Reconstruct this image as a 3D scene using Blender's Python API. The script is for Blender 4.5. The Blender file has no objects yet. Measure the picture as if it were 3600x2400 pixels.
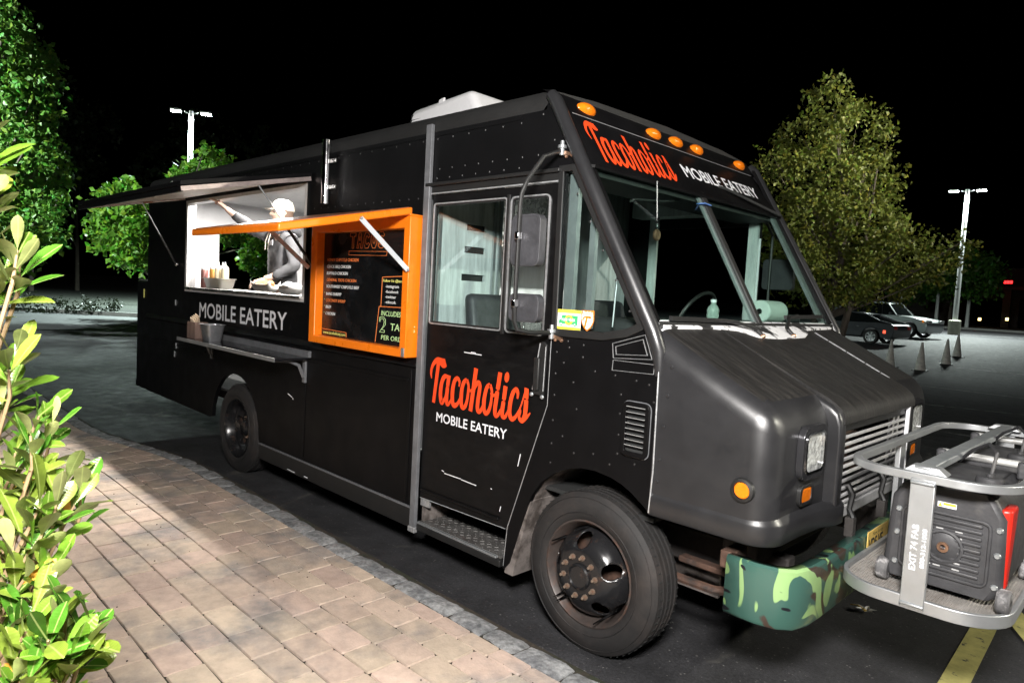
import bpy, bmesh, math, random
from mathutils import Vector, Matrix, noise
from mathutils.geometry import tessellate_polygon
random.seed(7)
R = math.radians
scene = bpy.context.scene
col = scene.collection

# ------------------------------------------------------------------ camera
CAM = Vector((1.99, -2.625, 1.75))
def _d(px, py): return Vector((px-1800, py-1200, 2400)).normalized()
_ax = -_d(-634, 902)
_ay = _d(4170, 1162); _ay = (_ay - _ax*_ax.dot(_ay)).normalized()
_az = _ax.cross(_ay)
def c2w(v): return Vector((_ax.dot(v), _ay.dot(v), _az.dot(v)))
_r, _u, _b = c2w(Vector((1, 0, 0))), c2w(Vector((0, -1, 0))), c2w(Vector((0, 0, -1)))
cam_d = bpy.data.cameras.new('camera'); cam = bpy.data.objects.new('camera', cam_d); col.objects.link(cam)
M = Matrix((_r, _u, _b)).transposed().to_4x4(); M.translation = CAM
cam.matrix_world = M
cam_d.lens = 24; cam_d.sensor_width = 36; cam_d.clip_start = 0.05; cam_d.clip_end = 1000
scene.camera = cam
def ray(px, py): return c2w(Vector((px*1.5306-1800, py*1.5306-1200, 2400)))   # pixel of the 2352-wide view
def atd(px, py, d):
    r = ray(px, py).normalized(); return CAM + r*d

# ------------------------------------------------------------------ night sky, moon, exposure
world = bpy.data.worlds.new('World'); scene.world = world; world.use_nodes = True
wn = world.node_tree.nodes; wl = world.node_tree.links
sky = wn.new('ShaderNodeTexSky'); sky.sky_type = 'NISHITA'; sky.sun_disc = False
sky.sun_elevation = R(-7); sky.sun_rotation = R(140)
wl.new(sky.outputs[0], wn['Background'].inputs[0]); wn['Background'].inputs[1].default_value = 0.05
sd = bpy.data.lights.new('moon', 'SUN'); sd.energy = 0.012; sd.angle = R(0.5); sd.color = (1, .95, .9)
so = bpy.data.objects.new('moon', sd); col.objects.link(so); so.rotation_euler = (R(50), 0, R(-40))
vs = scene.view_settings; vs.view_transform = 'Standard'; vs.look = 'None'; vs.exposure = 0.0; vs.gamma = 1
scene.cycles.use_denoising = True
try: scene.cycles.denoiser = 'OPENIMAGEDENOISE'
except Exception: pass
scene.cycles.max_bounces = 8; scene.cycles.transparent_max_bounces = 12
scene.cycles.caustics_reflective = False; scene.cycles.caustics_refractive = False
scene.cycles.sample_clamp_indirect = 4

# ------------------------------------------------------------------ helpers
def smooth(me, ang=35):
    for p in me.polygons: p.use_smooth = True
    me.set_sharp_from_angle(angle=R(ang))
class MB:
    def __init__(s): s.v = []; s.f = []
    def add(s, vs, fs):
        o = len(s.v); s.v += [tuple(v) for v in vs]; s.f += [tuple(i+o for i in f) for f in fs]; return s
    def box(s, a, b):
        x0, y0, z0 = a; x1, y1, z1 = b
        return s.add([(x0,y0,z0),(x1,y0,z0),(x1,y1,z0),(x0,y1,z0),(x0,y0,z1),(x1,y0,z1),(x1,y1,z1),(x0,y1,z1)],
            [(3,2,1,0),(4,5,6,7),(0,1,5,4),(1,2,6,5),(2,3,7,6),(3,0,4,7)])
    def hexa(s, c):
        return s.add(c, [(3,2,1,0),(4,5,6,7),(0,1,5,4),(1,2,6,5),(2,3,7,6),(3,0,4,7)])
    def obox(s, c, ux, uy, uz, hx, hy, hz):
        c = Vector(c); ux = Vector(ux).normalized()*hx; uy = Vector(uy).normalized()*hy; uz = Vector(uz).normalized()*hz
        return s.hexa([c-ux-uy-uz, c+ux-uy-uz, c+ux+uy-uz, c-ux+uy-uz, c-ux-uy+uz, c+ux-uy+uz, c+ux+uy+uz, c-ux+uy+uz])
    def bar(s, a, b, w, h, up=(0,0,1)):
        a = Vector(a); b = Vector(b); d = b-a; n = d.normalized(); u = Vector(up)
        if abs(n.dot(u)) > .98: u = Vector((0,1,0))
        sd_ = n.cross(u).normalized(); u = sd_.cross(n)
        return s.obox((a+b)/2, n, sd_, u, d.length/2, w/2, h/2)
    def tube(s, pts, r, n=10, caps=True, closed=False):
        pts = [Vector(p) for p in pts]; m = len(pts)
        rs = r if isinstance(r, (list, tuple)) else [r]*m
        o = len(s.v); prev = None
        for i, p in enumerate(pts):
            if closed: t = pts[(i+1) % m]-pts[i-1]
            else: t = pts[min(i+1, m-1)]-pts[max(i-1, 0)]
            t.normalize()
            if prev is None:
                a = Vector((0,0,1)) if abs(t.z) < .9 else Vector((1,0,0)); u = t.cross(a).normalized()
            else: u = (prev - t*prev.dot(t)).normalized()
            prev = u; w = t.cross(u)
            for k in range(n):
                q = 2*math.pi*k/n; s.v.append(tuple(p+(u*math.cos(q)+w*math.sin(q))*rs[i]))
        for i in range(m if closed else m-1):
            j = (i+1) % m
            for k in range(n):
                k2 = (k+1) % n; s.f.append((o+i*n+k, o+i*n+k2, o+j*n+k2, o+j*n+k))
        if caps and not closed:
            s.f.append(tuple(o+k for k in range(n))[::-1]); s.f.append(tuple(o+(m-1)*n+k for k in range(n)))
        return s
    def lathe(s, prof, c, axis='y', n=32, seg=1.0):
        """prof: (radius, along) pairs round an axis through c"""
        c = Vector(c); o = len(s.v); m = len(prof); full = seg >= .999; na = n if full else n+1
        for k in range(na):
            q = 2*math.pi*seg*k/n; cs, sn = math.cos(q), math.sin(q)
            for r, a in prof:
                if axis == 'y': v = (r*cs, a, r*sn)
                elif axis == 'z': v = (r*cs, r*sn, a)
                else: v = (a, r*cs, r*sn)
                s.v.append((c.x+v[0], c.y+v[1], c.z+v[2]))
        for k in range(n):
            k2 = (k+1) % na
            for i in range(m-1):
                s.f.append((o+k*m+i, o+k*m+i+1, o+k2*m+i+1, o+k2*m+i))
        return s
    def plate(s, loops, place, t):
        """loops: outer outline then holes, in 2-D; place(u, v, w) to 3-D; t thickness along w"""
        flat = [p for L in loops for p in L]
        tri = tessellate_polygon([[Vector((p[0], p[1], 0)) for p in L] for L in loops])
        o = len(s.v); n = len(flat)
        for p in flat: s.v.append(tuple(place(p[0], p[1], 0)))
        for p in flat: s.v.append(tuple(place(p[0], p[1], t)))
        for f in tri: s.f.append(tuple(o+i for i in f)); s.f.append(tuple(o+n+i for i in reversed(f)))
        b = o
        for L in loops:
            m = len(L)
            for i in range(m):
                j = (i+1) % m; s.f.append((b+i, b+j, b+n+j, b+n+i))
            b += m
        return s
    def sphere(s, c, r, n=8, m=6, sc=(1,1,1)):
        o = len(s.v); c = Vector(c)
        for i in range(m+1):
            th = math.pi*i/m
            for k in range(n):
                q = 2*math.pi*k/n
                s.v.append((c.x+r*sc[0]*math.sin(th)*math.cos(q), c.y+r*sc[1]*math.sin(th)*math.sin(q), c.z+r*sc[2]*math.cos(th)))
        for i in range(m):
            for k in range(n):
                k2 = (k+1) % n; s.f.append((o+i*n+k, o+(i+1)*n+k, o+(i+1)*n+k2, o+i*n+k2))
        return s
    def mesh(s, name, fix=True, sm=35):
        me = bpy.data.meshes.new(name); me.from_pydata(s.v, [], s.f); me.update()
        if fix:
            bm = bmesh.new(); bm.from_mesh(me)
            bmesh.ops.remove_doubles(bm, verts=bm.verts, dist=1e-5)
            bmesh.ops.recalc_face_normals(bm, faces=bm.faces); bm.to_mesh(me); bm.free()
        if sm: smooth(me, sm)
        return me
    def build(s, name, m, parent=None, fix=True, sm=35, bev=0, seg=2, sub=0):
        return link(name, s.mesh(name, fix, sm), m, parent, bev, seg, sub)
def link(name, me, m=None, parent=None, bev=0, seg=2, sub=0):
    o = bpy.data.objects.new(name, me); col.objects.link(o)
    if m is not None and me is not None and not me.materials: me.materials.append(m)
    if parent is not None: o.parent = parent
    if bev:
        b = o.modifiers.new('bevel', 'BEVEL'); b.width = bev; b.segments = seg; b.limit_method = 'ANGLE'; b.angle_limit = R(35); b.harden_normals = False
    if sub:
        b = o.modifiers.new('sub', 'SUBSURF'); b.levels = sub; b.render_levels = sub
    return o
def tag(o, label, cat, group=None):
    o['label'] = label; o['category'] = cat
    if group: o['group'] = group
    return o
def thing(name, label, cat, loc=(0,0,0), rz=0, group=None):
    o = bpy.data.objects.new(name, None); col.objects.link(o); o.location = loc; o.rotation_euler = (0, 0, rz)
    o.empty_display_size = .2
    return tag(o, label, cat, group)
def struct(o, kind='structure'): o['kind'] = kind; return o
def stuff(o): o['kind'] = 'stuff'; return o
def copy_tree(o, parent=None):
    c = o.copy(); col.objects.link(c); c.parent = parent
    for ch in list(o.children): copy_tree(ch, c)
    return c

# ------------------------------------------------------------------ materials
def mat(name, c, rough=.5, metal=0., var=.0, vs_=8., bump=0., bs=60., rvar=0., spec=.5, coat=0., c2=None, c2t=(.45,.6), c2s=6., stretch=None, rand=0., emit=0, trans=0, alpha=1., sub=0, world=False):
    m = bpy.data.materials.new(name); m.use_nodes = True; n = m.node_tree.nodes; l = m.node_tree.links
    p = n['Principled BSDF']
    p.inputs['Roughness'].default_value = rough; p.inputs['Metallic'].default_value = metal
    p.inputs['Specular IOR Level'].default_value = spec; p.inputs['Coat Weight'].default_value = coat
    tc = n.new('ShaderNodeTexCoord'); mp = n.new('ShaderNodeMapping'); l.new((n.new('ShaderNodeNewGeometry').outputs['Position'] if world else tc.outputs['Object']), mp.inputs[0])
    if stretch: mp.inputs['Scale'].default_value = stretch
    base = n.new('ShaderNodeRGB'); base.outputs[0].default_value = (*c, 1); out = base.outputs[0]
    if c2 is not None:
        t = n.new('ShaderNodeTexNoise'); t.inputs['Scale'].default_value = c2s; t.inputs['Detail'].default_value = 6; t.inputs['Roughness'].default_value = .65
        l.new(mp.outputs[0], t.inputs[0])
        r = n.new('ShaderNodeMapRange'); r.inputs[1].default_value = c2t[0]; r.inputs[2].default_value = c2t[1]; l.new(t.outputs[0], r.inputs[0])
        mx = n.new('ShaderNodeMix'); mx.data_type = 'RGBA'; l.new(r.outputs[0], mx.inputs[0]); l.new(out, mx.inputs[6]); mx.inputs[7].default_value = (*c2, 1); out = mx.outputs[2]
    if var or rand:
        hsv = n.new('ShaderNodeHueSaturation'); l.new(out, hsv.inputs['Color']); val = None
        if var:
            t = n.new('ShaderNodeTexNoise'); t.inputs['Scale'].default_value = vs_; t.inputs['Detail'].default_value = 8; t.inputs['Roughness'].default_value = .7
            l.new(mp.outputs[0], t.inputs[0])
            r = n.new('ShaderNodeMapRange'); r.inputs[1].default_value = .3; r.inputs[2].default_value = .7; r.inputs[3].default_value = 1-var; r.inputs[4].default_value = 1+var
            l.new(t.outputs[0], r.inputs[0]); val = r.outputs[0]
        if rand:
            g = n.new('ShaderNodeNewGeometry') if rand < 0 else n.new('ShaderNodeObjectInfo')
            r = n.new('ShaderNodeMapRange'); r.inputs[3].default_value = 1-abs(rand); r.inputs[4].default_value = 1+abs(rand)
            l.new(g.outputs['Random Per Island' if rand < 0 else 'Random'], r.inputs[0])
            h2 = n.new('ShaderNodeMapRange'); h2.inputs[3].default_value = .5-.035*abs(rand)/.3; h2.inputs[4].default_value = .5+.03*abs(rand)/.3
            ml = n.new('ShaderNodeMath'); ml.operation = 'FRACT'; m7 = n.new('ShaderNodeMath'); m7.operation = 'MULTIPLY'; m7.inputs[1].default_value = 7.31
            l.new(g.outputs['Random Per Island' if rand < 0 else 'Random'], m7.inputs[0]); l.new(m7.outputs[0], ml.inputs[0]); l.new(ml.outputs[0], h2.inputs[0]); l.new(h2.outputs[0], hsv.inputs['Hue'])
            if val is None: val = r.outputs[0]
            else:
                mm = n.new('ShaderNodeMath'); mm.operation = 'MULTIPLY'; l.new(val, mm.inputs[0]); l.new(r.outputs[0], mm.inputs[1]); val = mm.outputs[0]
        l.new(val, hsv.inputs['Value']); out = hsv.outputs[0]
    l.new(out, p.inputs['Base Color'])
    if rvar:
        t = n.new('ShaderNodeTexNoise'); t.inputs['Scale'].default_value = vs_*1.7; t.inputs['Detail'].default_value = 6
        l.new(mp.outputs[0], t.inputs[0]); r = n.new('ShaderNodeMapRange'); r.inputs[1].default_value = .3; r.inputs[2].default_value = .7
        r.inputs[3].default_value = max(.03, rough-rvar); r.inputs[4].default_value = min(1, rough+rvar); l.new(t.outputs[0], r.inputs[0]); l.new(r.outputs[0], p.inputs['Roughness'])
    if bump:
        t = n.new('ShaderNodeTexNoise'); t.inputs['Scale'].default_value = bs; t.inputs['Detail'].default_value = 5
        l.new(mp.outputs[0], t.inputs[0]); b = n.new('ShaderNodeBump'); b.inputs['Strength'].default_value = bump; b.inputs['Distance'].default_value = .01
        l.new(t.outputs[0], b.inputs['Height']); l.new(b.outputs[0], p.inputs['Normal'])
    if emit:
        p.inputs['Emission Strength'].default_value = emit; l.new(out, p.inputs['Emission Color'])
    if trans:
        p.inputs['Transmission Weight'].default_value = trans
    if sub:
        p.inputs['Subsurface Weight'].default_value = sub; p.inputs['Subsurface Radius'].default_value = (.02, .01, .005); p.inputs['Subsurface Scale'].default_value = .5
    return m
def glass(name, tint=(.75,.86,.82), refl=.06, rough=.02):
    """thin pane: tinted see-through plus fresnel reflection"""
    m = bpy.data.materials.new(name); m.use_nodes = True; n = m.node_tree.nodes; l = m.node_tree.links
    for x in list(n):
        if x.type == 'BSDF_PRINCIPLED': n.remove(x)
    tr = n.new('ShaderNodeBsdfTransparent'); tr.inputs[0].default_value = (*tint, 1)
    gl = n.new('ShaderNodeBsdfGlossy'); gl.inputs['Roughness'].default_value = rough; gl.inputs[0].default_value = (.9,.95,.93,1)
    lw = n.new('ShaderNodeLayerWeight'); pw = n.new('ShaderNodeMath'); pw.operation = 'POWER'; pw.inputs[1].default_value = 4.5; l.new(lw.outputs['Facing'], pw.inputs[0])
    ad = n.new('ShaderNodeMath'); ad.operation = 'MULTIPLY_ADD'; ad.inputs[1].default_value = .75; ad.inputs[2].default_value = refl; l.new(pw.outputs[0], ad.inputs[0])
    mx = n.new('ShaderNodeMixShader'); l.new(ad.outputs[0], mx.inputs[0]); l.new(tr.outputs[0], mx.inputs[1]); l.new(gl.outputs[0], mx.inputs[2])
    l.new(mx.outputs[0], n['Material Output'].inputs[0]); return m
def leafmat(name, c, cb, rough=.45, rand=.35, tr=.25):
    m = mat(name, c, rough, rand=-rand, spec=.4); n = m.node_tree.nodes; l = m.node_tree.links
    p = n['Principled BSDF']; src = p.inputs['Base Color'].links[0].from_socket
    g = n.new('ShaderNodeNewGeometry'); mx = n.new('ShaderNodeMix'); mx.data_type = 'RGBA'
    l.new(g.outputs['Backfacing'], mx.inputs[0]); l.new(src, mx.inputs[6]); mx.inputs[7].default_value = (*cb, 1); l.new(mx.outputs[2], p.inputs['Base Color'])
    t = n.new('ShaderNodeBsdfTranslucent'); l.new(mx.outputs[2], t.inputs[0]); ms = n.new('ShaderNodeMixShader'); ms.inputs[0].default_value = tr
    l.new(p.outputs[0], ms.inputs[1]); l.new(t.outputs[0], ms.inputs[2]); l.new(ms.outputs[0], n['Material Output'].inputs[0]); return m
K = {}
K['paint'] = mat('satin_black_paint', (.0035,.0034,.0038), .46, spec=.15, var=.35, vs_=3, rvar=.07, bump=.03, bs=300)
K['nose'] = mat('satin_black_nose', (.018,.018,.0195), .36, var=.25, vs_=4, rvar=.05, spec=.65, bump=.04, bs=420)
K['hood'] = mat('weathered_hood_paint', (.011,.0102,.0098), .55, var=.6, vs_=22, rvar=.12, bump=.18, bs=200, stretch=(.25,2.5,.25), c2=(.038,.034,.030), c2t=(.5,.78), c2s=14)
K['door'] = mat('scuffed_door_paint', (.004,.0039,.0042), .43, spec=.19, var=.4, vs_=6, rvar=.1, bump=.03, bs=250, c2=(.014,.0135,.013), c2t=(.55,.8), c2s=2.2, stretch=(1,1,2.2))
K['roofp'] = mat('roof_paint', (.010,.010,.010), .7, var=.4, vs_=5, bump=.1, bs=80)
K['trim'] = mat('black_trim', (.012,.012,.012), .5, var=.2, bump=.05, bs=200)
K['edge'] = mat('bare_metal_edge', (.50,.51,.52), .35, .6, var=.3, vs_=30)
K['strip'] = mat('grey_corner_strip', (.16,.165,.175), .45, .2, var=.25, vs_=12)
K['alu'] = mat('brushed_aluminium', (.46,.475,.485), .42, .75, var=.06, vs_=10, rvar=.05)
K['aludk'] = mat('dull_aluminium', (.36,.38,.39), .45, .7, var=.15, vs_=12, rvar=.08)
K['deck'] = mat('ribbed_deck_aluminium', (.50,.47,.44), .5, .55, var=.25, vs_=14, c2=(.28,.22,.18), c2t=(.5,.75), c2s=9)
K['steel'] = mat('stainless_steel', (.60,.59,.57), .28, .95, var=.15, vs_=6, rvar=.12, stretch=(.3,3,3))
K['steelw'] = mat('stainless_panel', (.66,.66,.66), .38, .35, var=.12, vs_=5, rvar=.1, stretch=(3,3,.3))
K['whitep'] = mat('interior_white', (.72,.71,.68), .5, var=.08, vs_=5)
K['bulk'] = mat('bulkhead_grey', (.62,.66,.66), .55, .1, var=.3, vs_=5, stretch=(4,4,.5), c2=(.40,.44,.44), c2t=(.5,.72), c2s=4)
K['dark'] = mat('dark_interior', (.02,.021,.021), .7, var=.3)
K['orange'] = mat('orange_enamel', (.86,.20,.008), .32, var=.10, vs_=6, rvar=.08, bump=.03, bs=60)
K['board'] = mat('chalkboard', (.006,.0065,.007), .22, var=.4, vs_=4, rvar=.12, c2=(.02,.022,.026), c2t=(.55,.75), c2s=3.5)
K['red'] = mat('orange_red_vinyl', (.80,.065,.012), .45, var=.05)
K['white'] = mat('white_vinyl', (.78,.79,.82), .5, var=.05)
K['chalkw'] = mat('white_chalk_marker', (.75,.78,.78), .8)
K['chalko'] = mat('orange_chalk_marker', (.80,.22,.05), .8)
K['chalkg'] = mat('green_chalk_marker', (.50,.75,.35), .8)
K['chalky'] = mat('yellow_chalk_marker', (.80,.80,.22), .8)
K['rubber'] = mat('tyre_rubber', (.013,.012,.012), .72, var=.3, vs_=14, bump=.15, bs=90, c2=(.026,.021,.019), c2t=(.45,.7), c2s=5)
K['rim'] = mat('black_steel_wheel', (.012,.012,.013), .22, var=.2, rvar=.08, c2=(.05,.03,.022), c2t=(.58,.75), c2s=12)
K['rimrust'] = mat('dusty_rim_flange', (.055,.044,.040), .5, .2, var=.3, vs_=20, c2=(.09,.045,.03), c2t=(.5,.7), c2s=14)
K['nut'] = mat('rusty_lug_nut', (.30,.23,.18), .5, .6, var=.4, vs_=60, c2=(.18,.08,.04), c2t=(.5,.7), c2s=40)
K['rust'] = mat('rusty_steel', (.07,.038,.026), .75, .1, var=.5, vs_=14, bump=.3, bs=60, c2=(.025,.02,.018), c2t=(.5,.65), c2s=10)
K['chassis'] = mat('dirty_chassis', (.03,.026,.024), .8, var=.5, vs_=9, bump=.2, bs=40)
K['liner'] = mat('dusty_wheel_well', (.16,.14,.13), .8, var=.4, vs_=10, c2=(.05,.04,.035), c2t=(.48,.62), c2s=7)
K['glass'] = glass('cab_glass', (.90,.955,.945), .03)
K['glassd'] = glass('windscreen_glass', (.85,.935,.905), .03)
K['chrome'] = mat('chrome', (.8,.8,.82), .12, 1., rvar=.05)
K['lens'] = mat('clear_lamp_lens', (.72,.74,.72), .2, .35, var=.55, vs_=45, bump=.9, bs=45, coat=.8)
K['amber'] = mat('amber_lens', (.80,.19,.008), .18, var=.15, vs_=50, bump=.25, bs=80, coat=.6)
K['lightgrey'] = mat('white_grille_plastic', (.42,.42,.42), .5, .15, var=.2, vs_=15)
K['acwhite'] = mat('white_plastic', (.74,.74,.75), .45, var=.06)
K['vinyl'] = mat('black_vinyl_cover', (.045,.045,.05), .5, var=.35, vs_=14, bump=.3, bs=16)
K['copper'] = mat('worn_brass_bolt', (.50,.30,.20), .35, .9, var=.3, vs_=40)
K['asphalt'] = None
K['skin'] = mat('skin', (.72,.50,.40), .55, sub=.1)
K['hoodie'] = mat('charcoal_fleece', (.075,.075,.080), .95, var=.2, vs_=12, bump=.35, bs=24)
K['capw'] = mat('cream_cotton', (.62,.57,.48), .9, bump=.1, bs=90)
K['hair'] = mat('brown_hair', (.10,.06,.04), .7, bump=.3, bs=60)
# ------------------------------------------------------------------ setting
def asphalt():
    m = bpy.data.materials.new('asphalt'); m.use_nodes = True; n = m.node_tree.nodes; l = m.node_tree.links; p = n['Principled BSDF']
    tc = n.new('ShaderNodeTexCoord')
    def nz(s, d=8, r=.65):
        t = n.new('ShaderNodeTexNoise'); t.inputs['Scale'].default_value = s; t.inputs['Detail'].default_value = d; t.inputs['Roughness'].default_value = r; l.new(tc.outputs['Object'], t.inputs[0]); return t.outputs[0]
    def rg(x, a, b, c, d):
        r = n.new('ShaderNodeMapRange'); r.inputs[1].default_value = a; r.inputs[2].default_value = b; r.inputs[3].default_value = c; r.inputs[4].default_value = d; l.new(x, r.inputs[0]); return r.outputs[0]
    def mul(a, b):
        m_ = n.new('ShaderNodeMath'); m_.operation = 'MULTIPLY'; l.new(a, m_.inputs[0]); l.new(b, m_.inputs[1]); return m_.outputs[0]
    big = rg(nz(.35), .3, .7, .7, 1.35); mid = rg(nz(2.4), .3, .7, .55, 1.55); fine = rg(nz(62, 5, .9), .32, .70, .2, 2.3)
    val = mul(mul(big, mid), fine)
    # pale aggregate specks
    vo = n.new('ShaderNodeTexVoronoi'); vo.inputs['Scale'].default_value = 42; l.new(tc.outputs['Object'], vo.inputs[0])
    sp = rg(vo.outputs['Distance'], .14, .24, 1, 0); spn = rg(nz(22), .52, .58, 0, 1); sp = mul(sp, spn)
    rgb = n.new('ShaderNodeHueSaturation'); rgb.inputs['Color'].default_value = (.020,.020,.022,1); l.new(val, rgb.inputs['Value'])
    mx = n.new('ShaderNodeMix'); mx.data_type = 'RGBA'; l.new(sp, mx.inputs[0]); l.new(rgb.outputs[0], mx.inputs[6]); mx.inputs[7].default_value = (.15,.148,.142,1)
    # crack lines
    v2 = n.new('ShaderNodeTexVoronoi'); v2.feature = 'DISTANCE_TO_EDGE'; v2.inputs['Scale'].default_value = .38
    wv = n.new('ShaderNodeTexNoise'); wv.inputs['Scale'].default_value = 2.5; wv.inputs['Detail'].default_value = 5; l.new(tc.outputs['Object'], wv.inputs[0])
    va = n.new('ShaderNodeVectorMath'); va.operation = 'MULTIPLY_ADD'; l.new(wv.outputs['Color'], va.inputs[0]); va.inputs[1].default_value = (.35,.35,.35); l.new(tc.outputs['Object'], va.inputs[2]); l.new(va.outputs[0], v2.inputs[0])
    cr = mul(rg(v2.outputs['Distance'], .003, .010, 1, 0), rg(nz(.9), .47, .57, 0, .8))
    m2 = n.new('ShaderNodeMix'); m2.data_type = 'RGBA'; l.new(cr, m2.inputs[0]); l.new(mx.outputs[2], m2.inputs[6]); m2.inputs[7].default_value = (.09,.085,.075,1)
    l.new(m2.outputs[2], p.inputs['Base Color']); l.new(rg(nz(6), .3, .7, .62, .85), p.inputs['Roughness'])
    b = n.new('ShaderNodeBump'); b.inputs['Strength'].default_value = .5; b.inputs['Distance'].default_value = .006; l.new(nz(130, 4), b.inputs['Height']); l.new(b.outputs[0], p.inputs['Normal'])
    return m
K['asphalt'] = asphalt()
def gz(x, y):
    t = max(0., min(1., (y-20)/22.)); t = t*t*(3-2*t)
    return .66*t + (.008*(y-42) if y > 42 else 0)
def axis_pts(a, b, mid, d0, g):
    r = [mid]; d = d0
    while r[-1] < b: r.append(min(b, r[-1]+d)); d *= g
    q = [mid]; d = d0
    while q[-1] > a: q.append(max(a, q[-1]-d)); d *= g
    return sorted(set(q+r))
xs = axis_pts(-200, 160, -2, 1.2, 1.12); ys = axis_pts(-90, 330, 2, 1.2, 1.10)
g = MB(); nx = len(xs)
for y in ys:
    for x in xs: g.v.append((x, y, gz(x, y)))
for j in range(len(ys)-1):
    for i in range(nx-1): a = j*nx+i; g.f.append((a, a+1, a+nx+1, a+nx))
ground = struct(g.build('parking_lot_ground', K['asphalt'], fix=False))

# painted markings
K['yellow'] = mat('worn_yellow_paint', (.50,.46,.17), .7, var=.25, vs_=10, c2=(.05,.05,.05), c2t=(.60,.66), c2s=16)
K['linew'] = mat('faded_white_line', (.22,.22,.21), .8, var=.4, vs_=8, c2=(.05,.05,.05), c2t=(.48,.58), c2s=5)
def line(pts, w, name, m, z=.004):
    b = MB(); pts = [Vector((x, y, 0)) for x, y in pts]; L = []
    for i, p in enumerate(pts):
        t = (pts[min(i+1, len(pts)-1)]-pts[max(i-1, 0)]).normalized(); s_ = Vector((-t.y, t.x, 0))*w/2
        L.append(p+s_); L.append(p-s_)
    for v in L: b.v.append((v.x, v.y, gz(v.x, v.y)+z))
    for i in range(len(pts)-1): b.f.append((2*i, 2*i+1, 2*i+3, 2*i+2))
    return struct(b.build(name, m, ground, fix=False, sm=0))
line([(1.37,.2),(1.345,1.15),(1.32,1.95),(1.26,3.4)], .115, 'stall_line', K['yellow'])
line([(1.36,2.45),(1.62,1.90),(2.1,.95)], .125, 'stall_line', K['yellow'], .008)
line([(-2.9,16.95),(-1.9,16.9),(-1.0,16.8),(3,16.6)], .11, 'stall_line', K['linew'])
line([(-1.95,12.8),(-.5,13.2),(2.5,14.0)], .11, 'stall_line', K['linew'])
line([(-1.2,9.6),(.2,9.4),(3,9.0)], .14, 'stall_line', K['linew'])
line([(-3.6,24.6),(0,24.2),(6,23.6)], .12, 'stall_line', K['linew'])
line([(-9.5,47.0),(-7.0,48.6),(-3.5,52.5),(-1,56)], .22, 'stall_line', K['linew'])
K['kerbc'] = mat('concrete_kerb', (.16,.16,.15), .85, var=.25, vs_=5, bump=.15, bs=50)
def kerb(pts, w, h, name='far_kerb'):
    b = MB()
    for i in range(len(pts)-1):
        (x0,y0),(x1,y1) = pts[i], pts[i+1]
        b.bar((x0,y0,gz(x0,y0)+h/2-.05), (x1,y1,gz(x1,y1)+h/2-.05), w, h+.1)
    return struct(b.build(name, K['kerbc'], sm=0))
kerb([(-30,66),(-14,65.5),(-6,65),(20,63.5),(60,62)], .3, .16)
kerb([(-34,-14),(-33.2,-4),(-31.5,3.2),(-28.2,6.6),(-27,9)], .3, .16)
K['soil'] = mat('dark_mulch', (.018,.013,.010), .95, var=.5, vs_=20, bump=.8, bs=25)
K['grass'] = mat('night_grass', (.004,.006,.002), .95, var=.5, vs_=6, bump=.9, bs=18)
verge = MB().plate([[(-34,-40),(-33.3,-14),(-32.9,-4),(-31.2,3.3),(-27.9,6.9),(-26.6,9.4),(-40,30),(-50,60),(-140,60),(-140,-40)]], lambda u,v,w: (u,v,.10+w), .03)
struct(verge.build('grass_verge', K['grass'], sm=0))
verge2 = MB().plate([[(-60,70),(-30,66.3),(-14,65.8),(-6,65.3),(20,63.8),(60,62.3),(60,80),(-60,84)]], lambda u,v,w: (u,v,gz(0,66)+.12+w), .03)
struct(verge2.build('grass_verge', K['grass'], sm=0))

# paved plaza: granite kerb stones and tumbled pavers
def off(x):
    t = max(0., min(1., (-4.0-x)/2.2)); t = t*t*(3-2*t); return -.33*t
K['paver'] = mat('tumbled_paver', (.50,.395,.315), .88, var=.20, vs_=9, bump=.35, bs=75, rand=.12, c2=(.25,.23,.215), c2t=(.46,.66), c2s=2.4, world=True)
K['granite'] = mat('granite_block', (.26,.265,.265), .8, var=.55, vs_=34, bump=.8, bs=30, rand=.15, world=True, c2=(.14,.145,.15), c2t=(.45,.6), c2s=9)
K['sand'] = mat('joint_sand', (.035,.028,.020), .95, var=.4, vs_=30, bump=.5, bs=60, c2=(.02,.024,.012), c2t=(.5,.65), c2s=4)
b = MB(); N = 60
for i in range(N+1):
    x = -9.8+13.8*i/N; b.v += [(x, -.27+off(x), -.05), (x, -.27+off(x), .1095), (x, -7, .1095), (x, -7, -.05)]
for i in range(N):
    for k in range(3): a = i*4+k; b.f.append((a, a+1, a+5, a+4))
plaza = struct(b.build('plaza_paving', K['sand'], sm=0))
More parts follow.
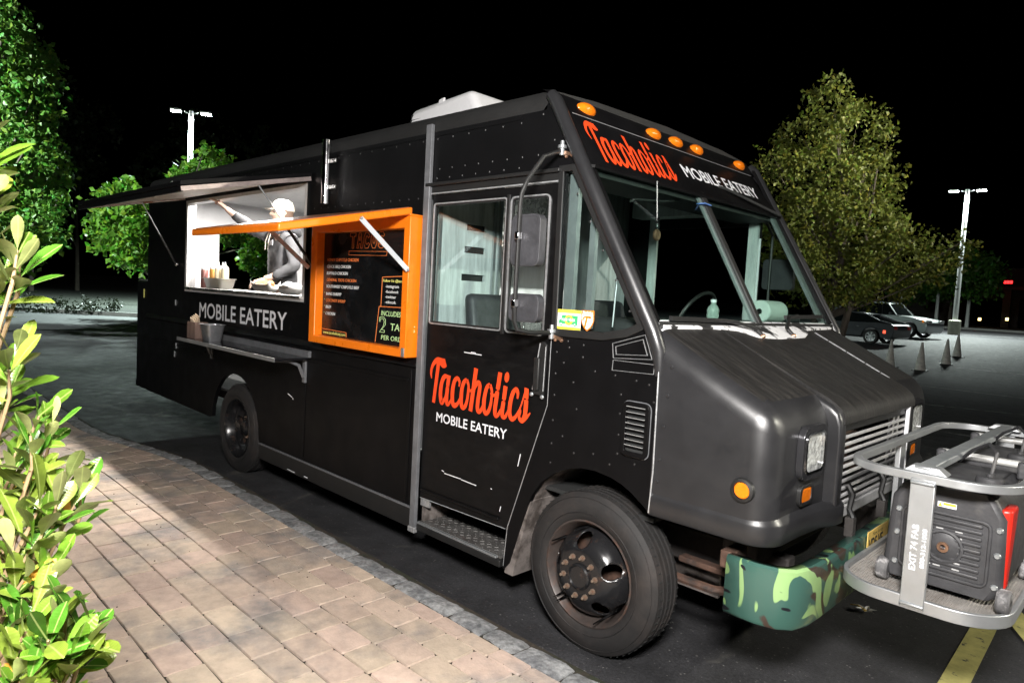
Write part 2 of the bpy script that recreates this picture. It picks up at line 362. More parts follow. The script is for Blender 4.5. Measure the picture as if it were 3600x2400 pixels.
def paver_mesh(lx, ly, seed, h=.03, c=.003, jit=.0018):
    rnd = random.Random(seed); bb = MB(); L = []
    for (sx, sy, z, k) in [(1,1,-h,0),(1,1,-c,0),(1,1,0,c)]:
        pass
    cs = [(-1,-1),(1,-1),(1,1),(-1,1)]; j = [(rnd.uniform(-jit,jit), rnd.uniform(-jit,jit)) for _ in cs]
    ring = lambda ins, z, zj=0: [(cx*(lx/2-ins)+j[i][0], cy*(ly/2-ins)+j[i][1], z+zj*rnd.uniform(-1,1)) for i,(cx,cy) in enumerate(cs)]
    # cut corners so that the blocks read as tumbled
    def oct(ins, z, zj=0):
        o = []; cc = .004+.002*(seed % 3)
        for i,(x,y,zz) in enumerate(ring(ins, z, zj)):
            cx, cy = cs[i]
            a1 = (x-cx*cc, y, zz); a2 = (x, y-cy*cc, zz)
            o += [a1, a2] if cx*cy < 0 else [a2, a1]
        return o
    r0, r1, r2 = oct(0, -h), oct(0, -.009), oct(.0018, 0, .0004)
    bb.v = r0+r1+r2; n8 = 8
    for q in range(2):
        for i in range(8): bb.f.append((q*8+i, q*8+(i+1) % 8, q*8+8+(i+1) % 8, q*8+8+i))
    bb.f.append(tuple(range(16,24)))
    return bb.mesh('paver', sm=0)
PM = [paver_mesh(.2425, .1525, s) for s in range(5)] + [paver_mesh(.1955, .1525, s+9) for s in range(3)] + [paver_mesh(.2875,.1525, s+20) for s in range(3)] + [paver_mesh(.1955,.0915, s+30) for s in range(3)]
PL = [.250]*5+[.203]*3+[.295]*3+[.203]*3
for me in PM: me.materials.append(K['paver'])
spots = []; row = 0; y = -.432
while y > -4.2:
    x = -7.5+random.uniform(0,.2)
    while x < 1.9:
        k = random.choice([0,1,2,3,4,0,1,2,3,4,5,6,7,8,9,10]); L = PL[k]
        if row == 0: k = random.choice([11,12,13]); L = PL[k]
        spots.append((x+L/2, y-(.049 if row == 0 else .080)+off(x+L/2), k)); x += L
    y -= .0985 if row == 0 else .1605; row += 1
def infront(x, y, z):
    p = cam.matrix_world.inverted() @ Vector((x, y, z))
    return p.z < 0 and abs(p.x/p.z) < .80 and abs(p.y/p.z) < .56
vis = [s for s in spots if infront(s[0], s[1], .12)]
vis.sort(key=lambda s: (Vector((s[0], s[1], .12))-CAM).length); near = set(vis[:300])
rest = []
for s in spots:
    z = .119+random.uniform(-.0015,.0015)
    ang = math.atan2(off(s[0]+.1)-off(s[0]-.1), .2)+random.uniform(-.012,.012)
    rx, ry = random.uniform(-.002,.002), random.uniform(-.0015,.0015)
    if s in near:
        o = link('paver', PM[s[2]], None, plaza); o.location = (s[0], s[1], z); o.rotation_euler = (rx, ry, ang)
    else: rest.append((s, z, ang))
b = MB()
for s, z, ang in rest:
    me = PM[s[2]]; c_, s_ = math.cos(ang), math.sin(ang)
    b.add([(s[0]+v.co.x*c_-v.co.y*s_, s[1]+v.co.x*s_+v.co.y*c_, z+v.co.z) for v in me.vertices], [tuple(p.vertices) for p in me.polygons])
stuff(b.build('outlying_pavers', K['paver'], plaza, fix=False))
GM = []
for s_ in range(5):
    rnd = random.Random(40+s_); lx = [.22,.25,.27,.235,.26][s_]
    bm = bmesh.new(); bmesh.ops.create_cube(bm, size=1)
    for v in bm.verts: v.co = Vector((v.co.x*lx, v.co.y*.125, v.co.z*.22))
    bmesh.ops.subdivide_edges(bm, edges=bm.edges, cuts=3, use_grid_fill=True)
    for v in bm.verts:
        d = noise.noise(v.co*14+Vector((s_*7.,0,0))); v.co += Vector((v.co.x/lx*.02, v.co.y/.12*.03, v.co.z/.22*.015))*d
        e = max(0, abs(v.co.x)/(lx/2)-.8)+max(0, abs(v.co.y)/.0625-.8)
        if v.co.z > .1: v.co.z -= e*.03
    me = bpy.data.meshes.new('granite_block'); bm.to_mesh(me); bm.free(); smooth(me, 45); me.materials.append(K['granite']); GM.append((me, lx))
x = -9.7
while x < 2.2:
    me, lx = random.choice(GM)
    o = link('granite_block', me, None, plaza); xm = x+lx/2
    o.location = (xm, -.368+off(xm)+random.uniform(-.008,.008), .012+random.uniform(-.004,.004)); o.rotation_euler = (0, random.uniform(-.01,.01), math.atan2(off(xm+.1)-off(xm-.1), .2)+random.uniform(-.02,.02)); x += lx+.008
bed = MB().plate([[(-9.8,-.95),(-7.66,-.93),(-7.6,-7),(-9.8,-7)]], lambda u,v,w: (u,v,.10+w), .04)
struct(bed.build('planting_bed', K['soil'], sm=0))
# grit in the joints, kerb line and leaf litter
b = MB(); rnd = random.Random(3)
for _ in range(150):
    x, y = rnd.uniform(-6,1), rnd.uniform(-2.6,-.5); r = rnd.uniform(.002,.006); b.sphere((x, y, .1215), r, 5, 3, (1,1,.5))
stuff(b.build('paving_grit', K['soil'], plaza))

# ------------------------------------------------------------------ lamp posts
K['pole'] = mat('pale_painted_pole', (.42,.44,.42), .5, var=.1)
K['led'] = mat('led_panel', (.93,1.,.97), .4, emit=220)
K['conc'] = mat('pole_base_concrete', (.30,.31,.24), .9, var=.2, vs_=4)
def area(name, loc, d, size, energy, color, parent=None, shape='DISK', sy=None, spread=180):
    L = bpy.data.lights.new(name, 'AREA'); L.shape = shape; L.size = size; L.energy = energy; L.color = color; L.spread = R(spread)
    if sy: L.size_y = sy
    o = bpy.data.objects.new(name, L); col.objects.link(o); o.location = loc
    o.rotation_euler = Vector(d).to_track_quat('-Z', 'Y').to_euler()
    if parent: o.parent = parent
    return o
def lamp_post(x, y, h, az, label, energy, color=(.88,1.,.95), tilt=.12, arm=.62, spread=150, aim=None):
    z = gz(x, y); t = thing('parking_lamp_post', label, 'lamp post', (x, y, z), az, 'tall lamp posts of the car park')
    MB().lathe([(.0,.0),(.34,0),(.34,.88),(.30,.92),(0,.92)], (0,0,0), 'z', 20).build('concrete_base', K['conc'], t)
    MB().tube([(0,0,.9),(0,0,h*.5),(0,0,h)], [.15,.13,.11], 12).build('pole', K['pole'], t)
    for s in (-1, 1):
        MB().tube([(0,0,h-.15),(s*.3,0,h-.08),(s*arm*.5,0,h-.04)], .04, 8).build('arm', K['pole'], t)
        hd = MB().box((min(s*arm*.72,s*(arm+.35)), -.2, h-.08), (max(s*arm*.72,s*(arm+.35)), .2, h+.03)).build('lamp_head', K['pole'], t, bev=.03)
        MB().box((min(s*arm*.77,s*(arm+.33)), -.17, h-.11), (max(s*arm*.77,s*(arm+.33)), .17, h-.079)).build('led_panel', K['led'], hd, bev=.01)
        if aim and s in aim:
            (ax_, ay_, az_), e_, sp_ = aim[s]; d_ = Matrix.Rotation(-az, 3, 'Z') @ Vector((ax_-x, ay_-y, az_-h-z))
            area('lamp_light', (s*(arm*.9), 0, h-.16), d_, .4, e_, color, t, spread=sp_)
        else: area('lamp_light', (s*(arm*.9), 0, h-.16), (s*tilt, -.0, -1), .4, energy, color, t, spread=spread)
    return t
# ------------------------------------------------------------------ the food truck
W = 2.24
truck = thing('food_truck', 'black step-van food truck with open serving hatch and orange menu case', 'food truck')
sideN = lambda u, v, w: (u, w, v)                 # near side: plate thickness runs inwards (+y)
sideF = lambda u, v, w: (u, W-w, v)
def arc(cx, cz, r, a0, a1, n=14): return [(cx+r*math.cos(R(a0+(a1-a0)*i/n)), cz+r*math.sin(R(a0+(a1-a0)*i/n))) for i in range(n+1)]
def rect(x0, x1, z0, z1): return [(x0,z0),(x1,z0),(x1,z1),(x0,z1)]
def rrect(x0, x1, z0, z1, r=.03, n=3):
    return arc(x1-r,z1-r,r,0,90,n)+arc(x0+r,z1-r,r,90,180,n)+arc(x0+r,z0+r,r,180,270,n)+arc(x1-r,z0+r,r,270,360,n)
WX0, WX1, WZ0, WZ1 = -5.27, -2.875, 1.635, 2.49
rearside = [(-6.46,.43),(-4.62,.42)]+arc(-4.07,.40,.50,176,0)+[(-3.55,.40),(-3.55,.235),(-1.395,.235),(-1.395,2.70),(-6.46,2.70)]
box_side = MB().plate([rearside, rect(WX0,WX1,WZ0,WZ1)], sideN, .035).build('side_wall', K['paint'], truck, sm=20)
MB().plate([rearside], sideF, .035).build('side_wall', K['paint'], truck, sm=20)
# belt ledge, sill rail and lower panel lines of the body side
MB().hexa([(-6.46,-.028,1.268),(-1.395,-.028,1.268),(-1.395,0,1.25),(-6.46,0,1.25),(-6.46,-.022,1.290),(-1.395,-.022,1.290),(-1.395,0,1.315),(-6.46,0,1.315)]).build('belt_rail', K['paint'], box_side, bev=.004)
MB().box((-3.53,-.012,.24),(-1.40,-.001,.365)).build('sill_rail', K['trim'], box_side, bev=.004)
MB().box((-3.53,-.016,.365),(-1.40,-.001,.375)).build('sill_lip', K['strip'], box_side)
for x in (-2.80,-1.47):
    MB().box((x-.012,-.006,.40),(x+.012,-.001,1.24)).build('panel_seam', K['paint'], box_side, bev=.002)
MB().box((-2.78,-.008,1.16),(-1.49,-.001,1.18)).build('panel_seam', K['paint'], box_side, bev=.002)
MB().box((-6.46,-.008,1.02),(-4.75,-.001,1.035)).build('panel_seam', K['paint'], box_side, bev=.002)
# roof with rounded side rails
prof = [(0,2.70),(0,2.735),(.012,2.775),(.045,2.808),(.10,2.824),(.4,2.845),(1.12,2.86),(1.84,2.845),(2.14,2.824),(2.195,2.808),(2.228,2.775),(2.24,2.735),(2.24,2.70)]
b = MB(); xsr = [-6.46,-6.44,-4,-2,-.47,-.43]; dz = [-.05,0,0,0,0,-.015]
for x, d in zip(xsr, dz):
    for (yy, zz) in prof: b.v.append((x, yy, max(2.70, zz+d*(1 if zz > 2.72 else 0))))
n = len(prof)
for i in range(len(xsr)-1):
    for k in range(n-1): b.f.append((i*n+k, i*n+k+1, i*n+n+k+1, i*n+n+k))
b.f.append(tuple(range(n))); b.f.append(tuple((len(xsr)-1)*n+k for k in range(n))[::-1])
roof = b.build('roof', K['roofp'], truck, sm=30)
MB().box((-6.40,-.004,2.672),(-.6,-.001,2.69)).build('roof_seam', K['paint'], roof)
# cab side with quarter window
QW = [(-.282,2.372),(-.228,2.372),(.208,1.645),(.15,1.618),(.02,1.592),(-.272,1.588)]
frontarch = [(.33,.80),(.30,.823),(.24,.862),(.182,.89),(.11,.91),(.02,.92),(-.063,.916),(-.15,.895),(-.24,.85),(-.324,.785),(-.385,.70),(-.424,.60),(-.475,.45),(-.526,.285)]
cabside = [(-1.395,2.70),(-.455,2.70),(-.40,2.755),(-.372,2.74),(.33,1.555)]+frontarch+[(-.56,.245),(-.575,.245),(-.545,.48),(-.306,1.19),(-.303,1.55),(-.303,2.345),(-1.33,2.345),(-1.395,2.345)]
cab = MB().plate([cabside, QW], sideN, .03).build('cab_side', K['paint'], truck, sm=20)
cabF = MB().plate([cabside[:5]+frontarch+[(-.56,.245),(-1.395,.245)], rect(-1.20,-.36,1.60,2.34), QW], sideF, .03).build('cab_side', K['paint'], truck, sm=20)
b = MB()
QO = [(-.315,2.405),(-.205,2.405),(.262,1.628),(.16,1.580),(.02,1.553),(-.305,1.550)]
b.plate([QO, [( x,z) for x,z in QW]], lambda u,v,w: (u,-.014+w,v), .013); b.build('quarter_window_frame', K['trim'], cab, bev=.004)
MB().plate([QW], lambda u,v,w: (u,.010+w,v), .005).build('quarter_window_pane', K['glass'], cab, sm=0)
MB().box((-.262,.02,1.60),(-.205,.05,2.36)).build('window_post', K['aludk'], cab)
MB().box((-.13,.035,1.60),(-.095,.06,2.14)).build('window_post', K['aludk'], cab)
MB().tube([(.06,.03,1.95),(.045,.03,1.62)], .004, 6).build('window_cord', K['aludk'], cab)
# drip rail above the door
MB().box((-1.375,-.03,2.372),(-.30,-.001,2.392)).build('drip_rail', K['trim'], cab, bev=.004)
MB().box((-1.33,-.012,2.325),(-.30,-.0,2.333)).build('drip_edge', K['edge'], cab)
MB().box((-1.33,-.010,2.335),(-.30,-.001,2.37)).build('door_track', K['trim'], cab)
# fuel-flap style panel with bright scribed edges below the quarter window, side louvre
def frame(name, loop_o, loop_i, y0, t, m, parent, bev=0): return MB().plate([loop_o, loop_i], lambda u,v,w: (u,y0+w,v), t).build(name, m, parent, bev=bev)
def inset(L, d):
    cx = sum(p[0] for p in L)/len(L); cz = sum(p[1] for p in L)/len(L); o = []
    m = len(L)
    for i in range(m):
        p0, p1, p2 = Vector(L[i-1]), Vector(L[i]), Vector(L[(i+1) % m])
        a = (p1-p0).normalized(); c = (p2-p1).normalized(); na = Vector((-a.y, a.x)); nc = Vector((-c.y, c.x))
        if na.dot(Vector((cx,cz))-p1) < 0: na = -na
        if nc.dot(Vector((cx,cz))-p1) < 0: nc = -nc
        k = na+nc; k = k/(max(.3, k.length_squared))*2 if k.length > 1e-6 else na
        q = p1+k*d; o.append((q.x, q.y))
    return o
P1 = [(.075,1.545),(.255,1.60),(.300,1.49),(.085,1.475)]
frame('access_flap', P1, inset(P1,.002), -.004, .003, K['edge'], cab)
P1b = inset(P1,.018); frame('access_flap_edge', P1b, inset(P1b,.0018), -.005, .004, K['edge'], cab)
P2 = [(.085,1.468),(.315,1.470),(.312,1.425),(.082,1.418)]
frame('access_flap', P2, inset(P2,.0018), -.004, .003, K['edge'], cab)
LV = rrect(.165,.312,1.035,1.288,.028); lv = frame('side_louvre', LV, inset(LV,.022), -.016, .015, K['paint'], cab, .005)
MB().box((.187,-.003,1.057),(.290,-.001,1.266)).build('louvre_backing', K['dark'], lv)
LVe = inset(LV,-.004); frame('louvre_edge', LVe, LV, -.004, .003, K['strip'], lv)
for i in range(8):
    z = 1.07+.0255*i
    MB().hexa([(.187,-.004,z),(.290,-.004,z),(.290,-.001,z+.004),(.187,-.001,z+.004),(.187,-.016,z+.017),(.290,-.016,z+.017),(.290,-.012,z+.021),(.187,-.012,z+.021)]).build('louvre_blade', K['paint'], lv)
    MB().hexa([(.187,-.0175,z+.0155),(.290,-.0175,z+.0155),(.290,-.0155,z+.0155),(.187,-.0155,z+.0155),(.187,-.0175,z+.0190),(.290,-.0175,z+.0190),(.290,-.0155,z+.0190),(.187,-.0155,z+.0190)]).build('blade_edge', K['edge'], lv)
# rivets: real domes, joined
b = MB()
def riv(x, z, y=0., r=.0062): b.sphere((x, y, z), r, 6, 4, (1,.55,1))
for i in range(42): riv(-6.35+i*.14, 2.655)
for i in range(8): riv(-1.28+i*.115, 2.475); riv(-1.30+i*.115, 2.42)
for i in range(14): riv(-2.75+i*.098, 2.31)
for i in range(9): riv(-.335, 2.66-.0*i-i*.03) if i < 3 else None
for z in (1.47,1.36,1.25,1.12,1.0,.9): riv(-.27, z); 
for x, z in [(-.19,1.50),(-.10,1.46),(-.22,1.42),(-.02,1.40),(.10,1.395),(.22,1.385),(.29,1.375),(.14,1.31),(.14,1.22),(.14,1.12),(.14,1.03),(-.15,1.33),(-.12,1.20),(-.2,1.05),(-.12,.98),(.0,1.0),(.1,.97),(.24,1.0),(.31,1.12),(.32,1.3),(-.1,1.52),(-.2,1.53)]: riv(x, z)
for i in range(9): t = i/8; riv(-.42+.70*t-.035, 2.70-1.12*t-.02)
stuff(b.build('rivets', K['trim'], truck))
# grey corner strip between box and cab
MB().box((-1.392,-.026,.235),(-1.338,-.001,2.745)).build('corner_strip', K['strip'], truck, bev=.004)
MB().box((-1.40,-.03,.225),(-1.335,-.002,.26)).build('strip_foot', K['edge'], truck, bev=.003)

# ---- passenger door
door = [(-1.332,.455),(-.565,.468),(-.556,.49),(-.320,1.195),(-.316,1.55),(-.316,2.322),(-1.332,2.322)]
w1 = rrect(-1.315,-.682,1.543,2.272,.02); w2 = rrect(-.655,-.368,1.540,2.272,.03)
dr = MB().plate([door, w1, w2], lambda u,v,w: (u,.004+w,v), .03).build('door', K['door'], truck, sm=20)
dr['label'] = 'scuffed black sliding door with orange-red and white lettering'
for L, nm in ((w1,'a'),(w2,'b')):
    frame('window_frame', L, inset(L,.008), -.004, .012, K['edge'], dr)
    frame('window_gasket', inset(L,.0085), inset(L,.018), .002, .01, K['trim'], dr)
    MB().plate([inset(L,.015)], lambda u,v,w: (u,.014+w,v), .005).build('window_pane', K['glass'], dr, sm=0)
MB().box((-.681,-.008,1.53),(-.657,.004,2.285)).build('window_mullion', K['trim'], dr, bev=.003)
# bright worn door edge
pts = [(-.309,1.56),(-.311,1.19),(-.550,.48),(-.566,.26)]
MB().tube([(x,-.001,z) for x, z in pts], .002, 6).build('door_edge', K['edge'], dr)
MB().tube([(-1.33,.004,.452),(-.57,.004,.466)], .0025, 6).build('door_edge', K['edge'], dr)
MB().box((-1.32,-.010,.50),(-.62,.003,.515)).build('door_rib', K['door'], dr, bev=.004)
b = MB()
for (x0,z0,x1,z1) in [(-.98,1.399,-.83,1.397),(-1.105,.655,-.955,.655),(-.95,.652,-.82,.648),(-1.13,.668,-1.11,.664),(-.70,.66,-.69,.658),(-.92,1.405,-.88,1.404),(-.50,.83,-.485,.90),(-.62,.55,-.612,.58)]:
    b.bar((x0,.0035,z0),(x1,.0035,z1),.002,.0045)
stuff(b.build('paint_scrape', K['white'], dr))
hp = [(-.415,1.235),(-.338,1.235),(-.330,1.50),(-.352,1.515),(-.368,1.51)]
hd = MB().plate([hp], lambda u,v,w: (u,-.012+w,v), .016).build('handle', K['trim'], dr, bev=.004)
MB().tube([(-.41,-.014,1.26),(-.372,-.014,1.505)], .003, 6).build('handle_edge', K['edge'], hd)
MB().tube([(-.335,-.014,1.26),(-.331,-.014,1.49)], .003, 6).build('handle_edge', K['edge'], hd)
MB().box((-.40,-.028,1.26),(-.362,-.010,1.43)).build('grip', K['trim'], hd, bev=.006)
for x, z in ((-.412,1.235),(-.338,1.23)): MB().sphere((x,-.016,z),.012,8,6,(1,.7,1)).build('bolt', K['aludk'], hd)
# step well below the door
st = MB().box((-1.33,.01,.285),(-.60,.55,.300)).build('step', mat('chequer_plate', (.16,.155,.15), .5, .6, var=.45, vs_=9, bump=.9, bs=70, c2=(.13,.12,.115), c2t=(.5,.68), c2s=6), truck)
b = MB()
for i in range(24):
    for j in range(9):
        x = -1.31+i*.03; y = .03+j*.055+(.027 if i % 2 else 0); s_ = .008 if (i+j) % 2 else -.008
        b.bar((x-.009,y-s_,.3012),(x+.009,y+s_,.3012),.004,.003)
stuff(b.build('tread_pattern', mat('worn_tread', (.22,.215,.21), .45, .7, var=.4, vs_=30), st))
MB().box((-1.335,-.012,.245),(-.585,.02,.284)).build('step_sill', K['trim'], st, bev=.004)
MB().box((-1.335,-.008,.285),(-.62,.012,.298)).build('step_nosing', K['aludk'], st, bev=.002)
MB().box((-1.335,.03,.30),(-1.31,.55,.60)).build('step_side', K['liner'], st)
MB().box((-1.335,.55,.30),(-.60,.57,.75)).build('step_riser', K['liner'], st)
MB().box((-1.335,.015,.40),(-1.25,.03,.47)).build('step_bracket', K['edge'], st)
MB().box((-1.30,.10,.72),(.30,2.2,.74)).build('cab_floor', K['dark'], truck)

# ---- cab front: header, windscreen, pillars
hz = lambda z: -.40+(2.75-z)*(.26/.35)
hd_ = MB()
ya, yb = .045, W-.045
hprof = [(-.455,2.815),(-.425,2.800),(hz(2.70)+.006,2.70),(hz(2.698)-.002,2.695),(hz(2.43),2.43),(hz(2.40)+.012,2.402),(hz(2.40)+.008,2.388),(hz(2.40)-.05,2.388)]
n = len(hprof)
for yy, e in ((ya-.03,-.03),(ya,0),(yb,0),(yb+.03,-.03)):
    for x, z in hprof: hd_.v.append((x+e, yy, z))
for i in range(3):
    for k in range(n-1): hd_.f.append((i*n+k, i*n+k+1, i*n+n+k+1, i*n+n+k))
header = hd_.build('header_panel', K['paint'], truck, sm=40)
MB().tube([(hz(2.698)+.004,.10,2.699),(hz(2.698)+.004,W-.10,2.699)], .0022, 5).build('panel_edge', K['edge'], header)
# A-pillars (tube on the near side, mirrored)
for s, ys_ in ((1,.012),(-1,W-.012)):
    MB().tube([(-.415,ys_,2.775),(-.375,ys_-s*.004,2.735),(0,ys_-s*.008,2.105),(.29,ys_-s*.006,1.615),(.325,ys_,1.53),(.332,ys_+s*.004,1.42)], [.030,.036,.036,.036,.034,.022], 14).build('pillar', K['nose'], truck)
    MB().bar((-.36,ys_+s*.045,2.74),(.275,ys_+s*.045,1.665),.03,.012,(0,0,1)).build('pillar_flange', K['paint'], truck)
    MB().bar((-.30,ys_+s*.033,2.64),(.26,ys_+s*.033,1.69),.003,.004,(0,0,1)).build('pillar_edge', K['edge'], truck)
wsx = lambda z: .262-(z-1.655)*(.262+.155)/(2.395-1.655)
def ws_pane(y0, y1):
    b = MB(); b.hexa([(wsx(1.66),y0,1.66),(wsx(1.66),y1,1.66),(wsx(1.66)-.005,y1,1.66),(wsx(1.66)-.005,y0,1.66),(wsx(2.41),y0,2.41),(wsx(2.41),y1,2.41),(wsx(2.41)-.005,y1,2.41),(wsx(2.41)-.005,y0,2.41)])
    return b.build('windscreen_pane', K['glassd'], truck, sm=0)
ws_pane(.075, 1.105); ws_pane(1.14, W-.075)
MB().bar((wsx(1.645)+.006,1.1225,1.645),(wsx(2.42)+.006,1.1225,2.42),.045,.022,(0,0,1)).build('windscreen_pillar', K['trim'], truck, bev=.004)
MB().bar((wsx(1.66)-.012,1.092,1.66),(wsx(2.41)-.012,1.092,2.41),.022,.02,(0,0,1)).build('windscreen_seal', K['aludk'], truck)
MB().bar((wsx(1.66)-.02,W-.10,1.66),(wsx(2.41)-.02,W-.10,2.41),.06,.02,(0,0,1)).build('windscreen_seal', K['aludk'], truck)
MB().box((.235,.05,1.628),(.292,W-.05,1.662)).build('windscreen_sill', K['trim'], truck, bev=.006)
MB().box((-.45,.06,2.36),(-.17,W-.06,2.385)).build('header_shelf', K['dark'], truck)
# worn white cowl below the glass
cw = mat('scraped_white_cowl', (.75,.75,.76), .6, c2=(.02,.02,.02), c2t=(.54,.57), c2s=4.)
hs0 = lambda x: 1.626-(x-.314)*.517
cpl = [(.250,.08),(.306,.08),(.31,.55),(.335,.74),(.395,.86),(.41,1.10),(.40,1.45),(.36,1.60),(.32,1.68),(.306,W-.12),(.250,W-.12)]
MB().plate([cpl], lambda u,v,w: (u, v, hs0(u)-.02+w), .030).build('cowl', cw, truck, sm=0)
# marker lights on the header
for y in (.271,.917,1.168,1.426,2.081-.06):
    x = hz(2.752)
    ml = MB().sphere((x+.004,y,2.752), .058, 14, 10, (.62,1.35,.66)).build('marker_light', K['amber'], truck)
    MB().obox((x+.012,y,2.715),(0,1,0),(.6,0,.8),(.8,0,-.6),.042,.008,.008).build('lamp_base', K['white'], ml)
# wipers
def wiper(y0, pts, nm):
    MB().tube([(.385,y0,1.605),(.36,y0,1.628),(.34,y0+pts[0][1]*.15,1.645)]+[(p[0], y0+p[1], p[2]) for p in pts], [.012,.012,.011]+[.008]*len(pts), 8).build('wiper_arm', K['trim'], truck)
wiper(.90, [(.32,-.20,1.672),(.30,-.38,1.675)], 'a'); wiper(1.30, [(.30,.15,1.70),(.285,.30,1.715)], 'b')
MB().bar((.292,.14,1.678),(.298,.66,1.672),.018,.022).build('wiper_blade', K['trim'], truck)
MB().bar((.285,1.42,1.70),(.262,2.05,1.712),.018,.022).build('wiper_blade', K['trim'], truck)
for y in (.90,1.30): MB().sphere((.392,y,1.598), .016, 8, 6).build('wiper_pivot', K['copper'], truck)

# ---- nose
def bevbox(c, edges, off_, seg, name, m, parent):
    me = bpy.data.meshes.new(name); bm = bmesh.new(); vs_ = [bm.verts.new(v) for v in c]
    for f in [(3,2,1,0),(4,5,6,7),(0,1,5,4),(1,2,6,5),(2,3,7,6),(3,0,4,7)]: bm.faces.new([vs_[i] for i in f])
    bm.edges.ensure_lookup_table(); sel = []
    for e in bm.edges:
        k = {vs_.index(e.verts[0]), vs_.index(e.verts[1])}
        if k in [set(x) for x in edges]: sel.append(e)
    bmesh.ops.bevel(bm, geom=sel, offset=off_, segments=seg, affect='EDGES', profile=.5)
    bmesh.ops.recalc_face_normals(bm, faces=bm.faces); bm.to_mesh(me); bm.free(); smooth(me, 50)
    return link(name, me, m, parent)
hs = lambda x: 1.626-(x-.314)*.517       # hood slope
podN = bevbox([(.335,.002,.80),(.885,.002,.80),(.885,.62,.80),(.335,.62,.80),(.303,.002,hs(.303)),(.885,.002,hs(.885)),(.885,.62,hs(.885)),(.303,.62,hs(.303))],
    [(4,5),(1,5),(5,6)], .105, 8, 'nose_corner', K['nose'], truck)
podF = bevbox([(.335,W-.62,.80),(.885,W-.62,.80),(.885,W-.002,.80),(.335,W-.002,.80),(.303,W-.62,hs(.303)),(.885,W-.62,hs(.885)),(.885,W-.002,hs(.885)),(.303,W-.002,hs(.303))],
    [(6,7),(2,6),(5,6)], .105, 8, 'nose_corner', K['nose'], truck)
# hood: folded sheet with a rounded nose lip
hpf = [(.306,hs(.306)+.004),(.76,hs(.76)+.012),(.82,hs(.82)+.016),(.865,hs(.865)+.018),(.905,1.334),(.932,1.310),(.945,1.280),(.946,1.250)]
hin = [(x-.020, z-.016) for x, z in hpf]
y0, y1 = .585, W-.555
b = MB().plate([[p for p in hpf]+[p for p in reversed(hin)]], lambda u,v,w: (u, y0+w, v), y1-y0)
hood = b.build('hood', K['hood'], truck, sm=40)
for pod in (podN, podF):
    pod.data.materials.append(K['hood'])
    for p in pod.data.polygons:
        if p.normal.z > .80 and p.area > .01: p.material_index = 1
# bright worn seam on the far side of the hood
for x0, x1 in ((.36,.44),(.447,.55),(.557,.66),(.667,.745),(.752,.80)):
    MB().bar((x0,1.70,hs(x0)+.012),(x1,1.70,hs(x1)+.012),.008,.006).build('hood_seam', K['edge'], hood)
for y0_, m_ in ((.555,1),(W-.555,-1)):
    ch = [(.70,.80),(.945,.80),(.945,1.20),(.940,1.262),(.922,1.305),(.89,1.330),(.83,hs(.83)),(.70,hs(.70)-.01)]
    MB().plate([ch], lambda u,v,w: (u, y0_+w*m_, v), .070).build('grille_cheek', K['nose'], truck, sm=30, bev=.022, seg=4)
# lower valance band that wraps the nose
out = [(.335,-.004)]+[(.782+.118*math.sin(R(a)), .114-.118*math.cos(R(a))) for a in range(0,91,10)]+[(.902,.30),(.915,.48),(.945,.57),(.950,.64)]
inn = [(x-.03 if y > .1 else x, y+.03 if x < .85 else y) for x, y in out]
for s, nm in ((1,'n'),(-1,'f')):
    b = MB(); zz = [(.79,-.004),(.797,.003),(.870,.004),(.880,.001),(.905,-.016)]
    for z, e in zz:
        for i, (x, y) in enumerate(out):
            t = (Vector(out[min(i+1,len(out)-1)])-Vector(out[max(i-1,0)])).normalized(); nn = Vector((t.y,-t.x))
            q = Vector((x,y))+nn*e; b.v.append((q.x, q.y if s > 0 else W-q.y, z))
    n = len(out)
    for k in range(len(zz)-1):
        for i in range(n-1): b.f.append((k*n+i, k*n+i+1, k*n+n+i+1, k*n+n+i))
    b.build('nose_valance', K['nose'], truck, sm=45)
MB().tube([(.336,-.006,.80),(.345,-.006,1.0),(.338,-.004,1.45)], .0038, 6).build('nose_seam', K['edge'], truck)
b = MB()
for x, z in [(.40,1.47),(.39,1.34),(.38,1.20),(.37,1.05),(.365,.95)]: b.sphere((x,.0,z),.009,8,5,(1,.6,1))
stuff(b.build('nose_rivets', K['nose'], podN))
# round side signal, headlights, turn signals
sg = MB().lathe([(.0,-.012),(.030,-.012),(.034,-.008)], (.767,.0,1.008), 'y', 24).build('side_signal', K['amber'], truck)
MB().lathe([(.034,-.004),(.036,-.016),(.048,-.012),(.052,.004)], (.767,.0,1.008), 'y', 24).build('bezel', K['trim'], sg)
def loopYZ(yc, zc, w, h, r): return [(yc+u, zc+v) for u, v in rrect(-w/2,w/2,-h/2,h/2,r,4)]
for s in (1,-1):
    Y = (lambda y: y) if s > 0 else (lambda y: W-y)
    fx = lambda u,v,w: (.884+w, Y(u), v)
    hl = MB().plate([loopYZ(.352,1.150,.19,.165,.03)], fx, .020).build('headlight', K['lens'], truck, bev=.008, seg=3)
    MB().plate([loopYZ(.352,1.150,.262,.232,.055), loopYZ(.352,1.150,.185,.160,.03)], fx, .028).build('bezel', mat('headlight_bezel', (.06,.06,.065), .2, .6), hl, bev=.010, seg=3)
    MB().plate([loopYZ(.352,1.150,.205,.178,.035), loopYZ(.352,1.150,.182,.157,.03)], lambda u,v,w: (.905+w, Y(u), v), .010).build('chrome_ring', K['chrome'], hl)
    ts = MB().plate([loopYZ(.326,.966,.105,.062,.018)], fx, .014).build('turn_signal', K['amber'], truck, bev=.005)
    MB().plate([loopYZ(.326,.966,.145,.092,.028), loopYZ(.326,.966,.105,.062,.018)], fx, .018).build('bezel', K['trim'], ts, bev=.005)
